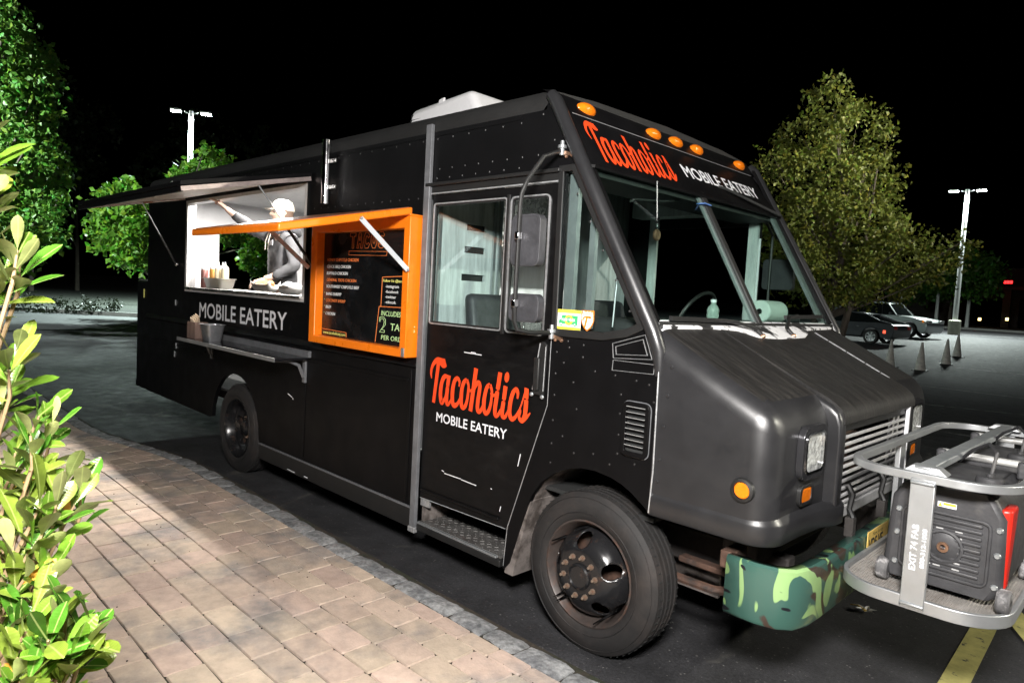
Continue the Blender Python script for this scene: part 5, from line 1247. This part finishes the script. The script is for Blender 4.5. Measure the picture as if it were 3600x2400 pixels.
body = b.build('body', K['skin'], per, fix=False, sm=60)
for s in (-1,1): MB().sphere((s*.029,-.106,1.700),.0095,8,6).build('eye', K['dark'], body)
hoodN = [((0,0,.93),(.19,.145)),((0,.0,1.06),(.185,.145)),((0,-.02,1.22),(.19,.15)),((0,-.01,1.38),(.185,.135)),((0,.01,1.53),(.085,.085)),
 ((-.18,0,1.46),.085),((-.165,-.13,1.50),.078),((-.16,-.27,1.535),.066),((-.12,-.46,1.655),.045),
 ((.185,0,1.455),.085),((.225,.02,1.32),.078),((.255,.03,1.18),.068),((.205,-.17,1.065),.046)]
hoodE = [(0,1),(1,2),(2,3),(3,4),(3,5),(5,6),(6,7),(7,8),(3,9),(9,10),(10,11),(11,12)]
hm = skin_mesh(hoodN, hoodE, 0, 3)
for v in hm.vertices:
    if v.co.z < 1.5 and abs(v.co.x) < .22: v.co.x *= 1.12
for v in hm.vertices:
    w_ = noise.noise(Vector((v.co.x*5, v.co.y*5, v.co.z*16+v.co.x*20))); w2 = noise.noise(v.co*9)
    nn = v.normal; v.co += nn*(.010*w_+.007*w2)
smooth(hm, 70); hj = link('sweatshirt', hm, K['hoodie'], per)
MB().tube([(.10,.02,1.55),(.06,.11,1.53),(0,.14,1.51),(-.06,.11,1.53),(-.10,.02,1.55),(-.07,-.07,1.53),(0,-.10,1.50),(.07,-.07,1.53)], .042, 10, closed=True).build('hood', K['hoodie'], hj)
for s in (-1,1): MB().tube([(s*.035,-.135,1.50),(s*.045,-.160,1.42),(s*.04,-.165,1.33)], .004, 6).build('drawstring', K['capw'], hj)
MB().box((.05,-.152,1.375),(.13,-.146,1.42)).build('chest_print', K['white'], hj)
tr_ = MB()
m2mb(skin_mesh([((0,0,.96),(.165,.12)),((-.09,0,.86),.105),((-.10,-.01,.5),.085),((-.10,.01,.1),.065),((.09,0,.86),.105),((.10,-.01,.5),.085),((.10,.01,.1),.065)], [(0,1),(1,2),(2,3),(0,4),(4,5),(5,6)], 0), tr_)
tr_.build('trousers', K['dark'], per, fix=False)
cp = MB(); n_ = 24
cpf = [(.0,1.832),(.045,1.826),(.075,1.806),(.092,1.772),(.098,1.735),(.096,1.722)]
for k in range(n_):
    q = 2*math.pi*k/n_
    for r, z in cpf: cp.v.append((r*math.sin(q)*.90, -r*math.cos(q)*1.14-.012, z+.012*math.cos(q)*(1.832-z)*4))
for k in range(n_):
    for i in range(len(cpf)-1): k2 = (k+1) % n_; cp.f.append((k*6+i, k*6+i+1, k2*6+i+1, k2*6+i))
cap = cp.build('cap', K['capw'], per, sm=60)
bv = MB(); 
for i in range(9):
    a = -1.0+2.0*i/8; bv.v += [(.085*math.sin(a), -.105*math.cos(a)-.012, 1.728), (.085*math.sin(a)*.95, -.105*math.cos(a)-.085*math.cos(a*.9), 1.722-.012*abs(a)+.012)]
for i in range(8): bv.f.append((2*i, 2*i+1, 2*i+3, 2*i+2))
o = bv.build('peak', K['capw'], cap, fix=False); o.modifiers.new('s','SOLIDIFY').thickness = .006
hb = MB(); cp2 = [(.088,1.735),(.092,1.70),(.088,1.655),(.075,1.62),(.05,1.60)]
for k in range(13):
    q = R(85)+R(190)*k/12
    for r, z in cp2: hb.v.append((r*math.sin(q)*.92, -r*math.cos(q)*1.12-.014, z))
for k in range(12):
    for i in range(4): hb.f.append((k*5+i, k*5+i+1, k*5+6+i, k*5+5+i))
hb.build('hair', K['hair'], per, fix=False, sm=60)

# ------------------------------------------------------------------ lamps
lamp_post(-8.35,47.3,9.0,R(8),'tall twin-headed lamp post lighting the open car park behind the cones',2900)
lamp_post(-35.6,11.0,10.3,R(62),'tall twin-headed lamp post rising behind the truck roof',6000,color=(.80,1.,.94))
lamp_post(15.5,9.5,8.5,R(-13),'added unseen twin-headed lamp post off the nose of the truck',240,color=(1,.95,.80),tilt=7.5,spread=24,aim={1: ((1.6,1.0,0), 260, 55)})  # added out of view to light the olive tree and the ground by the rack
lamp_post(-16,-11,9.0,R(110),'added unseen twin-headed lamp post beyond the planting bed',2300,tilt=2.6,spread=75)  # added out of view to light the maple and the left of the lot
# added lamp behind the camera, out of view, standing in for its flash
pl_ = thing('added_flash_post', 'added unseen lamp post behind the camera standing in for its flash', 'lamp post', (3.0,-4.0,.12))
MB().tube([(0,0,0),(0,0,.25),(0,0,2.7),(-.10,.14,2.90),(-.40,.55,2.93),(-.74,1.02,2.80)], [.09,.05,.04,.035,.03,.025], 12).build('pole', K['trim'], pl_)
dirm = Vector((-1.8,3.0,-1.0)).normalized()
hdp = Vector((-.76,1.06,2.76))
MB().obox(hdp, dirm.cross(Vector((0,0,1))), dirm, dirm.cross(Vector((0,0,1))).cross(dirm), .36, .05, .26).build('lamp_head', K['trim'], pl_, bev=.02)
MB().obox(hdp+dirm*.052, dirm.cross(Vector((0,0,1))), dirm, dirm.cross(Vector((0,0,1))).cross(dirm), .33, .004, .23).build('led_panel', mat('added_warm_led', (1,.97,.93), .4, emit=12), pl_)
area('flash_stand_in', hdp+dirm*.07, dirm, .66, 450, (1,.965,.93), pl_, 'RECTANGLE', .46)
# ------------------------------------------------------------------ trees
K['bark'] = mat('bark', (.09,.075,.06), .9, var=.35, vs_=8, bump=.8, bs=14, stretch=(1,1,.3))
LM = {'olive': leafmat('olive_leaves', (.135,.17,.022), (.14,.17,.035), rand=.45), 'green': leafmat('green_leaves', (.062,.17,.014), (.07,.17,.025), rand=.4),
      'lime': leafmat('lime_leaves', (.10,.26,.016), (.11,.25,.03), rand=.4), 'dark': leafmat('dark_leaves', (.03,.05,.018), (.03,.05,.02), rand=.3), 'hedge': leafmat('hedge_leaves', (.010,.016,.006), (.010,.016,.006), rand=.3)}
def pwd(px, py, d):
    r = ray(px, py); r = r/math.hypot(r.x, r.y); return CAM+r*d
def leaf_cloud(blobs, n, size, seed, cl=10, spread=1.7):
    rnd = random.Random(seed); b = MB(); tot = sum(r[0]*r[1]*r[2] for _, r in blobs)
    def rv():
        while True:
            v = Vector((rnd.uniform(-1,1), rnd.uniform(-1,1), rnd.uniform(-1,1)))
            if .05 < v.length < 1: return v
    for c, r in blobs:
        k = max(3, int(1.35*n/cl*(r[0]*r[1]*r[2])/tot))
        for _ in range(k):
            v = rv(); v = v.normalized()*(v.length**.38)
            if noise.noise(Vector((c[0]+v.x*r[0], c[1]+v.y*r[1], c[2]+v.z*r[2]))*(.9/max(r)*1.6)+Vector((seed,0,0))) < -.22: continue
            if rnd.random() < .06: v *= rnd.uniform(1.05,1.28)
            cc = Vector((c[0]+v.x*r[0], c[1]+v.y*r[1], c[2]+v.z*r[2]))
            for _ in range(cl):
                p = cc+rv()*size*spread*(1 if size < .15 else .75); s = size*rnd.uniform(.6,1.25)
                d = (rv()+Vector((0,0,-.35))).normalized(); u = d.cross(rv()).normalized(); w = s*rnd.uniform(.26,.4); nn = d.cross(u)
                o = len(b.v)
                b.v += [tuple(p), tuple(p+d*s*.5+u*w+nn*s*.08), tuple(p+d*s), tuple(p+d*s*.5-u*w+nn*s*.08)]
                b.f += [(o,o+1,o+2),(o,o+2,o+3)]
    return b
def tree(name, label, base, blobs, n, size, lm, seed, group, tr=.16, stems=1, cl=10):
    t = thing(name, label, 'tree', base, 0, group); rnd = random.Random(seed); B = Vector(base)
    rel = [(Vector(c)-B, r) for c, r in blobs]
    me = leaf_cloud(rel, n, size, seed, cl).mesh('crown', fix=False, sm=0); link('crown', me, LM[lm], t)
    b = MB(); zt = max(c.z for c, _ in rel); cx = sum(c.x for c, _ in rel)/len(rel); cy = sum(c.y for c, _ in rel)/len(rel)
    for s in range(stems):
        ox, oy = (rnd.uniform(-.25,.25), rnd.uniform(-.2,.2)) if stems > 1 else (0,0)
        b.tube([(ox,oy,-.1),(ox*2.+cx*.1,oy*2.+cy*.1,zt*.22),(ox*2.2+cx*.5,oy*2.2+cy*.5,zt*.5),(cx+ox*1.2,cy+oy*1.2,zt*.72)], [tr,tr*.8,tr*.45,tr*.15], 8)
    tk = b.build('trunk', K['bark'], t)
    b = MB()
    for c, r in rel:
        z0 = min(c.z*.75, zt*.7)*rnd.uniform(.6,1); f = z0/zt; st = Vector((cx*f*.8, cy*f*.8, z0)); m = (st+c)/2+Vector((0,0,-.1*r[2]))
        b.tube([st, m, c], [tr*.35,tr*.22,tr*.06], 6)
    b.build('limbs', K['bark'], t); return t
def pblobs(L, d, dep=.8):
    o = []
    for i, (px, py, rx, ry) in enumerate(L):
        k = d/1568*.95; dd = d+((i*37) % 11-5)*.05*d*.2
        o.append((tuple(pwd(px, py, dd)), (rx*k, max(rx,ry)*k*dep, ry*k)))
    return o
tree('street_tree', 'tall olive-green tree behind the truck cab', tuple(Vector((pwd(1895,720,18).x, pwd(1895,720,18).y, 0))),
    pblobs([(1915,250,52,62),(1846,318,62,52),(1965,300,72,62),(1785,392,58,38),(1870,420,105,72),(1990,420,72,74),(1850,520,100,78),(1950,540,118,84),(2055,590,74,54),(1900,630,105,66),(2000,650,95,52),(2105,548,30,30),(1825,600,60,60),(2040,330,28,28),(1765,350,22,16),(1930,205,20,24),(2195,570,40,30),(2150,595,34,32),(2222,548,20,18),(2110,615,34,40),(2170,625,30,26)], 18), 24000, .105, 'olive', 11, 'trees round the car park', .10, 4)
tree('street_tree', 'round green tree beyond the silver car', tuple(Vector((pwd(2180,740,74).x, pwd(2180,740,74).y, gz(0,71)))),
    pblobs([(2235,625,48,40),(2175,650,48,30),(2100,665,50,24),(2255,660,30,24),(2200,600,40,30)], 74), 4200, .40, 'green', 13, 'trees round the car park', .16)
tree('maple_tree', 'broad green maple at the edge of the planting bed', (-20.6,.2,0),
    pblobs([(5,55,55,50),(25,130,85,42),(62,168,64,38),(70,235,62,44),(100,262,34,32),(25,300,58,46),(60,340,66,34),(112,362,48,34),(95,410,58,46),(130,470,34,30),(60,470,74,46),(80,540,60,34),(130,550,22,13),(20,560,74,54),(20,30,30,20),(-60,140,90,100),(-60,400,90,120),(-70,540,80,60)], 22), 17000, .17, 'green', 21, 'trees left of the truck', .2)
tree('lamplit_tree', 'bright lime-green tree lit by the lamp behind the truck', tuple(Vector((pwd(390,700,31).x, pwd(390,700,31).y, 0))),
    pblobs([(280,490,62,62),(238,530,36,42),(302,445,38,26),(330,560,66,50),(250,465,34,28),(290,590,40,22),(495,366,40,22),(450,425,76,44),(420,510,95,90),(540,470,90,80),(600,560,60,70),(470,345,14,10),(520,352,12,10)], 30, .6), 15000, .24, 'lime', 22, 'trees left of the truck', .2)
FS = [(-41,-6,13),(-49,4.5,15),(-57,8,14),(-52,-2,16),(-62,12,16),(-56,18,15),(-58,26,17),(-40,-17,13),(-48,-12,15),(-44,33,15),(-60,40,17),(-40,0.5,10)]
FD = ['thin-trunked woodland tree beyond the grass verge']
for i, (x, y, h) in enumerate(FS):
    rnd = random.Random(60+i); bl = []
    for k in range(9): a = rnd.uniform(0,6.28); rr = rnd.uniform(.3,2.6); bl.append(((x+rr*math.cos(a), y+rr*math.sin(a), h*rnd.uniform(.38,.95)), (rnd.uniform(1.4,2.4),)*2+(rnd.uniform(1.,1.8),)))
    tree('woodland_tree', FD[0], (x, y, .1), bl, 1300, .42, 'dark', 80+i, 'woodland trees beyond the verge', .17)
# low hedge line on the verge (one mass of leaves)
hb_ = [((-33.6-i*.12, -13+i*1.0, .35), (.5,.7,.35)) for i in range(10)]+[((-32.6+(i*.3)**1.3, -2.5+i*1.0, .35), (.5,.7,.35)) for i in range(9)]
stuff(link('verge_hedge', leaf_cloud(hb_, 4000, .13, 91).mesh('hedge', fix=False, sm=0), LM['hedge'])); tag(bpy.data.objects['verge_hedge'], 'low dark hedge along the far edge of the car park', 'hedge')

# ------------------------------------------------------------------ foreground shrub
base = atd(-190,1300,1.62); base.z = .13
bedp = [(base.x-.12+.62*math.cos(R(q)), base.y-.38+.55*math.sin(R(q))) for q in range(0,360,15)]
struct(MB().plate([bedp], lambda u,v,w: (u,v,.118+w), .016).build('planting_bed', K['soil'], sm=0))
sh_ = thing('shrub', 'glossy yellow-green shrub leaning over the paving', 'shrub', tuple(base)); rnd = random.Random(31)
K['twig'] = mat('pale_twig', (.28,.19,.10), .8, var=.3, vs_=30)
K['leafy'] = leafmat('shrub_leaf', (.10,.20,.018), (.28,.32,.11), .30, .0, .18); K['leafy2'] = leafmat('shrub_leaf_yellow', (.17,.24,.03), (.31,.33,.13), .32, .0, .18); K['leafy3'] = leafmat('shrub_leaf_deep', (.045,.13,.012), (.23,.28,.09), .25, .0, .15)
K['leafo'] = leafmat('shrub_leaf_orange', (.60,.30,.04), (.55,.32,.08), .4, .0, .2)
def vein(m):
    n = m.node_tree.nodes; l = m.node_tree.links; p = n['Principled BSDF']; mx = p.inputs['Base Color'].links[0].from_node
    tc = n.new('ShaderNodeTexCoord'); sx = n.new('ShaderNodeSeparateXYZ'); l.new(tc.outputs['Object'], sx.inputs[0])
    ab = n.new('ShaderNodeMath'); ab.operation = 'ABSOLUTE'; l.new(sx.outputs['Y'], ab.inputs[0])
    r = n.new('ShaderNodeMapRange'); r.inputs[1].default_value = .0004; r.inputs[2].default_value = .0014; r.inputs[3].default_value = .55; r.inputs[4].default_value = 0; l.new(ab.outputs[0], r.inputs[0])
    t = n.new('ShaderNodeTexNoise'); t.inputs['Scale'].default_value = 55; t.inputs['Detail'].default_value = 5; l.new(tc.outputs['Object'], t.inputs[0])
    oi = n.new('ShaderNodeObjectInfo'); r2 = n.new('ShaderNodeMapRange'); r2.inputs[3].default_value = .55; r2.inputs[4].default_value = 1.6; l.new(oi.outputs['Random'], r2.inputs[0])
    r3 = n.new('ShaderNodeMapRange'); r3.inputs[1].default_value = .3; r3.inputs[2].default_value = .7; r3.inputs[3].default_value = .75; r3.inputs[4].default_value = 1.2; l.new(t.outputs[0], r3.inputs[0])
    mm = n.new('ShaderNodeMath'); mm.operation = 'MULTIPLY'; l.new(r2.outputs[0], mm.inputs[0]); l.new(r3.outputs[0], mm.inputs[1])
    hs_ = n.new('ShaderNodeHueSaturation'); l.new(mx.outputs[2], hs_.inputs['Color']); l.new(mm.outputs[0], hs_.inputs['Value'])
    m2 = n.new('ShaderNodeMix'); m2.data_type = 'RGBA'; l.new(r.outputs[0], m2.inputs[0]); l.new(hs_.outputs[0], m2.inputs[6]); m2.inputs[7].default_value = (.40,.45,.16,1)
    l.new(m2.outputs[2], p.inputs['Base Color'])
    w = n.new('ShaderNodeTexWave'); w.inputs['Scale'].default_value = 70; w.inputs['Distortion'].default_value = 1.5; l.new(tc.outputs['Object'], w.inputs[0])
    b = n.new('ShaderNodeBump'); b.inputs['Strength'].default_value = .10; b.inputs['Distance'].default_value = .002; l.new(w.outputs[0], b.inputs['Height']); l.new(b.outputs[0], p.inputs['Normal'])
for k_ in ('leafy','leafy2','leafy3'): vein(K[k_])
def shrub_leaf(L, Wd, curl, fold, seed):
    b = MB(); r_ = random.Random(seed); P = [(0,.04),(.15,.20),(.38,.62),(.62,.95),(.80,.92),(.93,.55),(1.,.04)]
    for t, w in P:
        z = -curl*L*t*t; b.v += [(t*L, w*Wd, z+fold*w*Wd), (t*L, 0, z), (t*L, -w*Wd, z+fold*w*Wd)]
    for i in range(len(P)-1):
        for k in (0,1): a = i*3+k; b.f.append((a, a+1, a+4, a+3))
    me = b.mesh('leaf', fix=False, sm=0)
    for p in me.polygons: p.use_smooth = True
    return me
LV_ = []
for i, (L, w, c, f) in enumerate(((.068,.0130,.12,.25),(.074,.0130,.22,.35),(.058,.0130,.05,.2),(.066,.0115,-.1,.3),(.080,.0135,.18,.3),(.050,.0105,.1,.4))):
    for mm in ('leafy','leafy2','leafy3'):
        me = shrub_leaf(L, w, c, f, i); me.materials.append(K[mm]); LV_.append(me)
meo = shrub_leaf(.06,.012,.2,.5,9); meo.materials.append(K['leafo'])
tips = [(-30,335,1.45),(-22,385,1.45),(-18,440,1.4),(-30,480,1.45),(40,575,1.4),(5,625,1.42),(-20,660,1.45),(45,610,1.42),(-35,540,1.45),
 (38,805,1.45),(20,850,1.4),(10,900,1.5),(5,940,1.45),(90,955,1.4),(120,975,1.4),(70,1000,1.35),(35,1040,1.4),(115,1010,1.45),(30,1085,1.4),(80,1060,1.4),
 (150,1115,1.4),(185,1130,1.4),(130,1150,1.35),(90,1165,1.35),(60,1130,1.4),(170,1160,1.38),(40,1190,1.4),(125,1195,1.4),(20,1150,1.45),(100,1215,1.35),(70,1260,1.35),(35,1230,1.4),
 (120,1310,1.35),(100,1335,1.35),(55,1330,1.35),(20,1310,1.4),(150,1415,1.3),(200,1440,1.3),(175,1475,1.3),(120,1430,1.3),(80,1400,1.32),(60,1450,1.3),(140,1500,1.28),(100,1520,1.28),(40,1510,1.3),(190,1500,1.3),(20,1440,1.35),(160,1535,1.28),(70,1555,1.27),(110,1470,1.25),(15,1380,1.4),(30,1560,1.3)]
tips += [(-40,900+i*60,1.5) for i in range(11)]
leaves = []; bt = MB(); pts_ = [(px, atd(px, py, d)) for px, py, d in tips]
while len(pts_) < len(tips)+330:                  # the body of the bush beyond the frame
    q = Vector((base.x-.12+rnd.uniform(-.62,.40), base.y-.40+rnd.uniform(-.55,.38), .2+rnd.uniform(0,1.25)))
    e = ((q.x-base.x+.12)/.62)**2+((q.y-base.y+.40)/.55)**2+((q.z-.75)/.80)**2
    if .30 < e < 1 and not infront(q.x+.06, q.y+.10, q.z) and not infront(q.x, q.y, q.z) and (q-CAM).length > .8: pts_.append((-100, q))
for i, (px, T) in enumerate(pts_):
    st = base+Vector((rnd.uniform(-.14,.10), rnd.uniform(-.22,.06), 0)); out = (T-st); out = Vector((out.x, out.y, out.z*.6)).normalized()
    axis = (out*.8+Vector((0,0,.45))+Vector((rnd.uniform(-.3,.3), rnd.uniform(-.3,.3), rnd.uniform(-.15,.25)))).normalized()
    m1 = st+(T-st)*.62+Vector((-.05,-.05,.02)); bt.tube([tuple(st-base), tuple(st+Vector((-.02,-.03,(T.z-st.z)*.3))-base), tuple(m1-base), tuple(T-axis*.05-base), tuple(T-base)], [.007,.006,.005,.0035,.002] if px > -90 else [.004,.0035,.003,.002,.0015], 5)
    a = axis.cross(Vector((rnd.uniform(-1,1), rnd.uniform(-1,1), .3))).normalized(); c = axis.cross(a)
    nl = 7 if px > -20 else 8
    for k in range(nl):
        q = 2.4*k+rnd.uniform(-.3,.3); el = .35+.75*(k/nl)+rnd.uniform(-.15,.2)
        dirv = (axis*math.cos(el)+(a*math.cos(q)+c*math.sin(q))*math.sin(el)).normalized()
        pos = T-axis*(.012*k)
        nrm_ = (axis-dirv*axis.dot(dirv)).normalized()
        tw = Matrix.Rotation(rnd.uniform(-.5,.5), 3, dirv); nrm_ = tw @ nrm_; y_ = nrm_.cross(dirv)
        Mx = Matrix((dirv, y_, nrm_)).transposed().to_4x4(); Mx.translation = pos-base
        leaves.append((px > -20, Mx, rnd.choice(LV_), rnd.uniform(.8,1.2), (pos-CAM).length))
bt.build('branches', K['twig'], sh_)
order = sorted(range(len(leaves)), key=lambda i: (not leaves[i][0], leaves[i][4])); keep = set(order[:300]); rb = MB()
for i, (v, Mx, me, sc_, _) in enumerate(leaves):
    Ms = Mx @ Matrix.Scale(sc_, 4)
    if i in keep:
        o = link('leaf', me if i % 61 else meo, None, sh_); o.matrix_local = Ms
    else: rb.add([tuple(Ms @ q.co) for q in me.vertices], [tuple(p.vertices) for p in me.polygons])
o = stuff(rb.build('inner_leaves', K['leafy'], sh_, fix=False, sm=0))

# ------------------------------------------------------------------ cones, cars, far building
K['cone'] = mat('dusty_pale_cone', (.80,.77,.70), .7, var=.3, vs_=10)
cn = None
CL = ['pale traffic cone with a yellowish streak, near the silver lamp base', 'pale traffic cone in the middle of the row on the car park', 'pale traffic cone standing closest to the lamp post base', 'pale traffic cone half hidden by the truck hood']
for i, (px, py, d) in enumerate(((2113,850,25.3),(2172,838,28.5),(2197,824,32.0),(2042,852,25.8))):
    p = pwd(px, py, d); z = gz(p.x, p.y)
    t = thing('traffic_cone', CL[i], 'traffic cone', (p.x, p.y, z), .3*i, 'traffic cones on the car park')
    if cn is None:
        cn = (MB().lathe([(.165,.03),(.155,.05),(.03,.90),(.022,.915),(0,.916)], (0,0,0), 'z', 18).mesh('cone_body'), MB().box((-.2,-.2,0),(.2,.2,.032)).mesh('cone_base', sm=0))
    link('cone_body', cn[0], K['cone'], t); link('cone_base', cn[1], K['trim'], t)
def car(name, label, cat, loc, rz, paint, L, H, hood_z, suv):
    t = thing(name, label, cat, loc, rz, 'cars parked behind the truck'); Wc = .90
    wr = .34 if not suv else .40; wx = (-L*.29, L*.30)
    # body side outline, front to +x
    top = [(-L*.5,.62 if not suv else .75),(-L*.495,hood_z-.05),(-L*.47,hood_z+.02),(-L*.36,hood_z+.06),(L*.14,hood_z+.02),(L*.30,hood_z-.04),(L*.44,hood_z-.15),(L*.495,hood_z-.30),(L*.5,.50),(L*.48,.30)]
    bot = []
    for cx in reversed(wx): bot += arc(cx, wr, wr+.07, 0, 180, 10)
    ol = top+[(L*.44,.24)]+[(max(-L*.5,x), max(z,.24)) for x, z in bot]+[(-L*.46,.26),(-L*.49,.35)]
    MB().plate([ol], lambda u,v,w: (u, -Wc+w, v), 2*Wc).build('body', paint, t, sm=40, bev=.09, seg=4)
    gh = [(-L*.47,hood_z+.04),(-L*.36,hood_z+.16),(-L*.22,H-.08),(-L*.06,H),(L*.04,H-.03),(L*.19,hood_z+.03)] if not suv else [(-L*.485,hood_z+.03),(-L*.44,H-.05),(-L*.2,H),(L*.04,H-.03),(L*.16,hood_z+.03)]
    b = MB(); n = len(gh)
    for y_, k in ((-Wc+.05,0),(-Wc+.20,1),(Wc-.20,1),(Wc-.05,0)):
        for x, z in gh: b.v.append((x, y_ if z > hood_z+.2 else math.copysign(Wc-.06, y_), z))
    b = MB()
    prof_ = lambda y_: [(x, y_*(1 if z < hood_z+.25 else .80), z) for x, z in gh]
    for y_ in (-Wc+.04, Wc-.04): b.v += prof_(y_)
    for i in range(n-1): b.f.append((i, i+1, n+i+1, n+i))
    b.f.append(tuple(range(n))); b.f.append(tuple(range(n, 2*n))[::-1]); cb = b.build('cabin', K['cargl'], t, sm=25, bev=.03)
    rf = [(x, z) for x, z in gh if z > hood_z+.2]
    b = MB(); b.v = [(x, s*(Wc-.04)*.80, z+.006) for s in (-1,1) for x, z in rf]; m = len(rf)
    for i in range(m-1): b.f.append((i, i+1, m+i+1, m+i))
    o = b.build('roof', paint, t, fix=False); o.modifiers.new('s','SOLIDIFY').thickness = .03
    for s in (-1,1):
        for a, c in (zip(gh, gh[1:]) if True else ()):
            MB().bar((a[0], s*(Wc-.04)*(1 if a[1] < hood_z+.25 else .80), a[1]), (c[0], s*(Wc-.04)*(1 if c[1] < hood_z+.25 else .80), c[1]), .05, .05).build('window_pillar', paint, t)
        MB().bar((L*.0,s*(Wc-.02),hood_z+.05),(-L*.02,s*(Wc-.17),H-.06),.05,.03).build('window_pillar', K['trim'], t)
        MB().sphere((L*.10,s*(Wc+.07),hood_z+.10),.1,10,6,(.7,1,.7)).build('wing_mirror', paint, t)
        for x in (-L*.16,L*.05): MB().box((x-.09,s*Wc-.012,hood_z-.17),(x+.09,s*Wc+.012,hood_z-.14)).build('door_handle', K['chrome'], t)
        MB().box((-L*.49,s*Wc*.75-.16,hood_z-.22),(-L*.47-.06 if False else -L*.497-.012,s*Wc*.75+.16,hood_z-.08)).build('tail_light', K['tail'], t, bev=.01)
        MB().box((-L*.43,s*Wc-.03,.52),(-L*.405,s*Wc+.008,.66)).build('side_marker', mat('lit_side_marker', (.95,.10,.05), .3, emit=2), t) if not suv else None
        MB().box((L*.475,s*(Wc-.25)-.2,hood_z-.30),(L*.505,s*(Wc-.25)+.2,hood_z-.17)).build('headlight', K['lens'], t, bev=.02)
        if suv: MB().box((L*.445,s*Wc-.01,.82),(L*.465,s*Wc+.012,.93)).build('side_marker', K['amberlit'], t)
        for x in wx:
            w = bpy.data.objects.new('wheel', None); col.objects.link(w); w.parent = t; w.location = (x, s*(Wc-.10), wr)
            MB().lathe([(wr*.66,s*.10),(wr*.8,s*.115),(wr*.95,s*.10),(wr,s*.07),(wr,-s*.10),(wr*.66,-s*.10)], (0,0,0), 'y', 28).build('tyre', K['rubber'], w)
            b = MB().lathe([(wr*.66,s*.09),(wr*.60,s*.085),(wr*.60,s*.04)], (0,0,0), 'y', 24)
            for k in range(5 if suv else 7): q = 2*math.pi*k/(5 if suv else 7); b.bar((0,s*.075,0),(wr*.63*math.cos(q),s*.08,wr*.63*math.sin(q)),.02,wr*.17,(math.cos(q+1.57),0,math.sin(q+1.57)))
            b.lathe([(wr*.16,s*.088),(0,s*.09)], (0,0,0), 'y', 12); b.build('rim', K['alu'], w)
    for s in ((-1,1) if suv else ()): MB().tube([(-L*.42,s*.62,H+.04),(L*.0,s*.62,H+.05)], .02, 6).build('roof_rail', K['chrome'], t)
    return t
K['cargl'] = mat('dark_car_glass', (.01,.012,.012), .06, spec=.8)
K['tail'] = mat('lit_tail_lens', (.50,.03,.02), .25, emit=.05); K['amberlit'] = mat('amber_marker', (.95,.30,.03), .25, emit=.5)
p = pwd(2018,790,36); zc = gz(p.x,p.y)
ang = R(172)
L1 = 4.75; off_ = Vector((-(-L1*.29)*math.cos(ang), -(-L1*.29)*math.sin(ang), 0))
car('sedan', 'dark grey saloon car with a red side marker', 'car', (p.x+off_.x, p.y+off_.y, gz(p.x,p.y)), ang, mat('dark_grey_car_paint', (.06,.062,.07), .3, .4, coat=.6), L1, 1.43, .93, False)
p = pwd(2103,776,42); ang = R(-12); L2 = 4.7
off_ = Vector((-(L2*.30)*math.cos(ang), -(L2*.30)*math.sin(ang), 0))
car('sport_utility_car', 'silver high-bodied car with an amber side marker', 'car', (p.x+off_.x, p.y+off_.y, gz(p.x,p.y)), ang, mat('silver_car_paint', (.42,.45,.45), .3, .6, coat=.6), L2, 1.78, 1.12, True)
p = pwd(1935,735,52); car('hatchback', 'dark car almost hidden behind the olive-green tree', 'car', (p.x, p.y, gz(p.x,p.y)), R(100), mat('black_car_paint', (.03,.03,.034), .3, .3, coat=.6), 4.4, 1.45, .95, False)
# far building with lit fittings
fb = thing('far_building', 'dark low building beyond the car park with red sign lights', 'building', (-10,88,gz(0,88)))
bm_ = mat('dark_masonry', (.05,.042,.036), .9, var=.2); 
MB().plate([rect(-14,26,0,6.4), rect(-6.5,-2.5,0,3.1), rect(-1.0,3.0,0,3.1), rect(4.5,8.5,0,3.1)], lambda u,v,w: (u,w,v), 10).build('wall', bm_, fb, sm=0)
MB().box((-15,-2.5,4.0),(27,.5,4.35)).build('canopy', bm_, fb)
for x in (-12,-7.2,-1.8,3.7,9.2): MB().box((x-.35,-2.3,0),(x+.35,-1.7,4.0)).build('column', bm_, fb)
wl_ = mat('warm_wall_lamp', (1.,.72,.25), .5, emit=6); rl = mat('red_sign_light', (1.,.02,.02), .5, emit=5)
for px in (2250,2313):
    q = pwd(px,733,87); MB().box((q.x+10-.12,q.y-88-.1,q.z-gz(0,88)-.14),(q.x+10+.12,q.y-88+.05,q.z-gz(0,88)+.14)).build('wall_lamp', wl_, fb)
for px in (2309,2316,2323):
    q = pwd(px,648,87); MB().box((q.x+10-.10,q.y-88-.1,q.z-gz(0,88)-.14),(q.x+10+.10,q.y-88+.05,q.z-gz(0,88)+.14)).build('sign_light', rl, fb)
for x, y in ((-14,67.5),(-11.6,67.3),(-17,67.6)):
    q = thing('bollard', 'pale slim post on the verge behind the lamp base', 'bollard', (x, y, gz(x,y)+.1), 0, 'pale posts on the far verge'); MB().tube([(0,0,0),(0,0,1.0),(0,0,3.2)], [.16,.14,.12], 8).build('post', K['pole'], q)
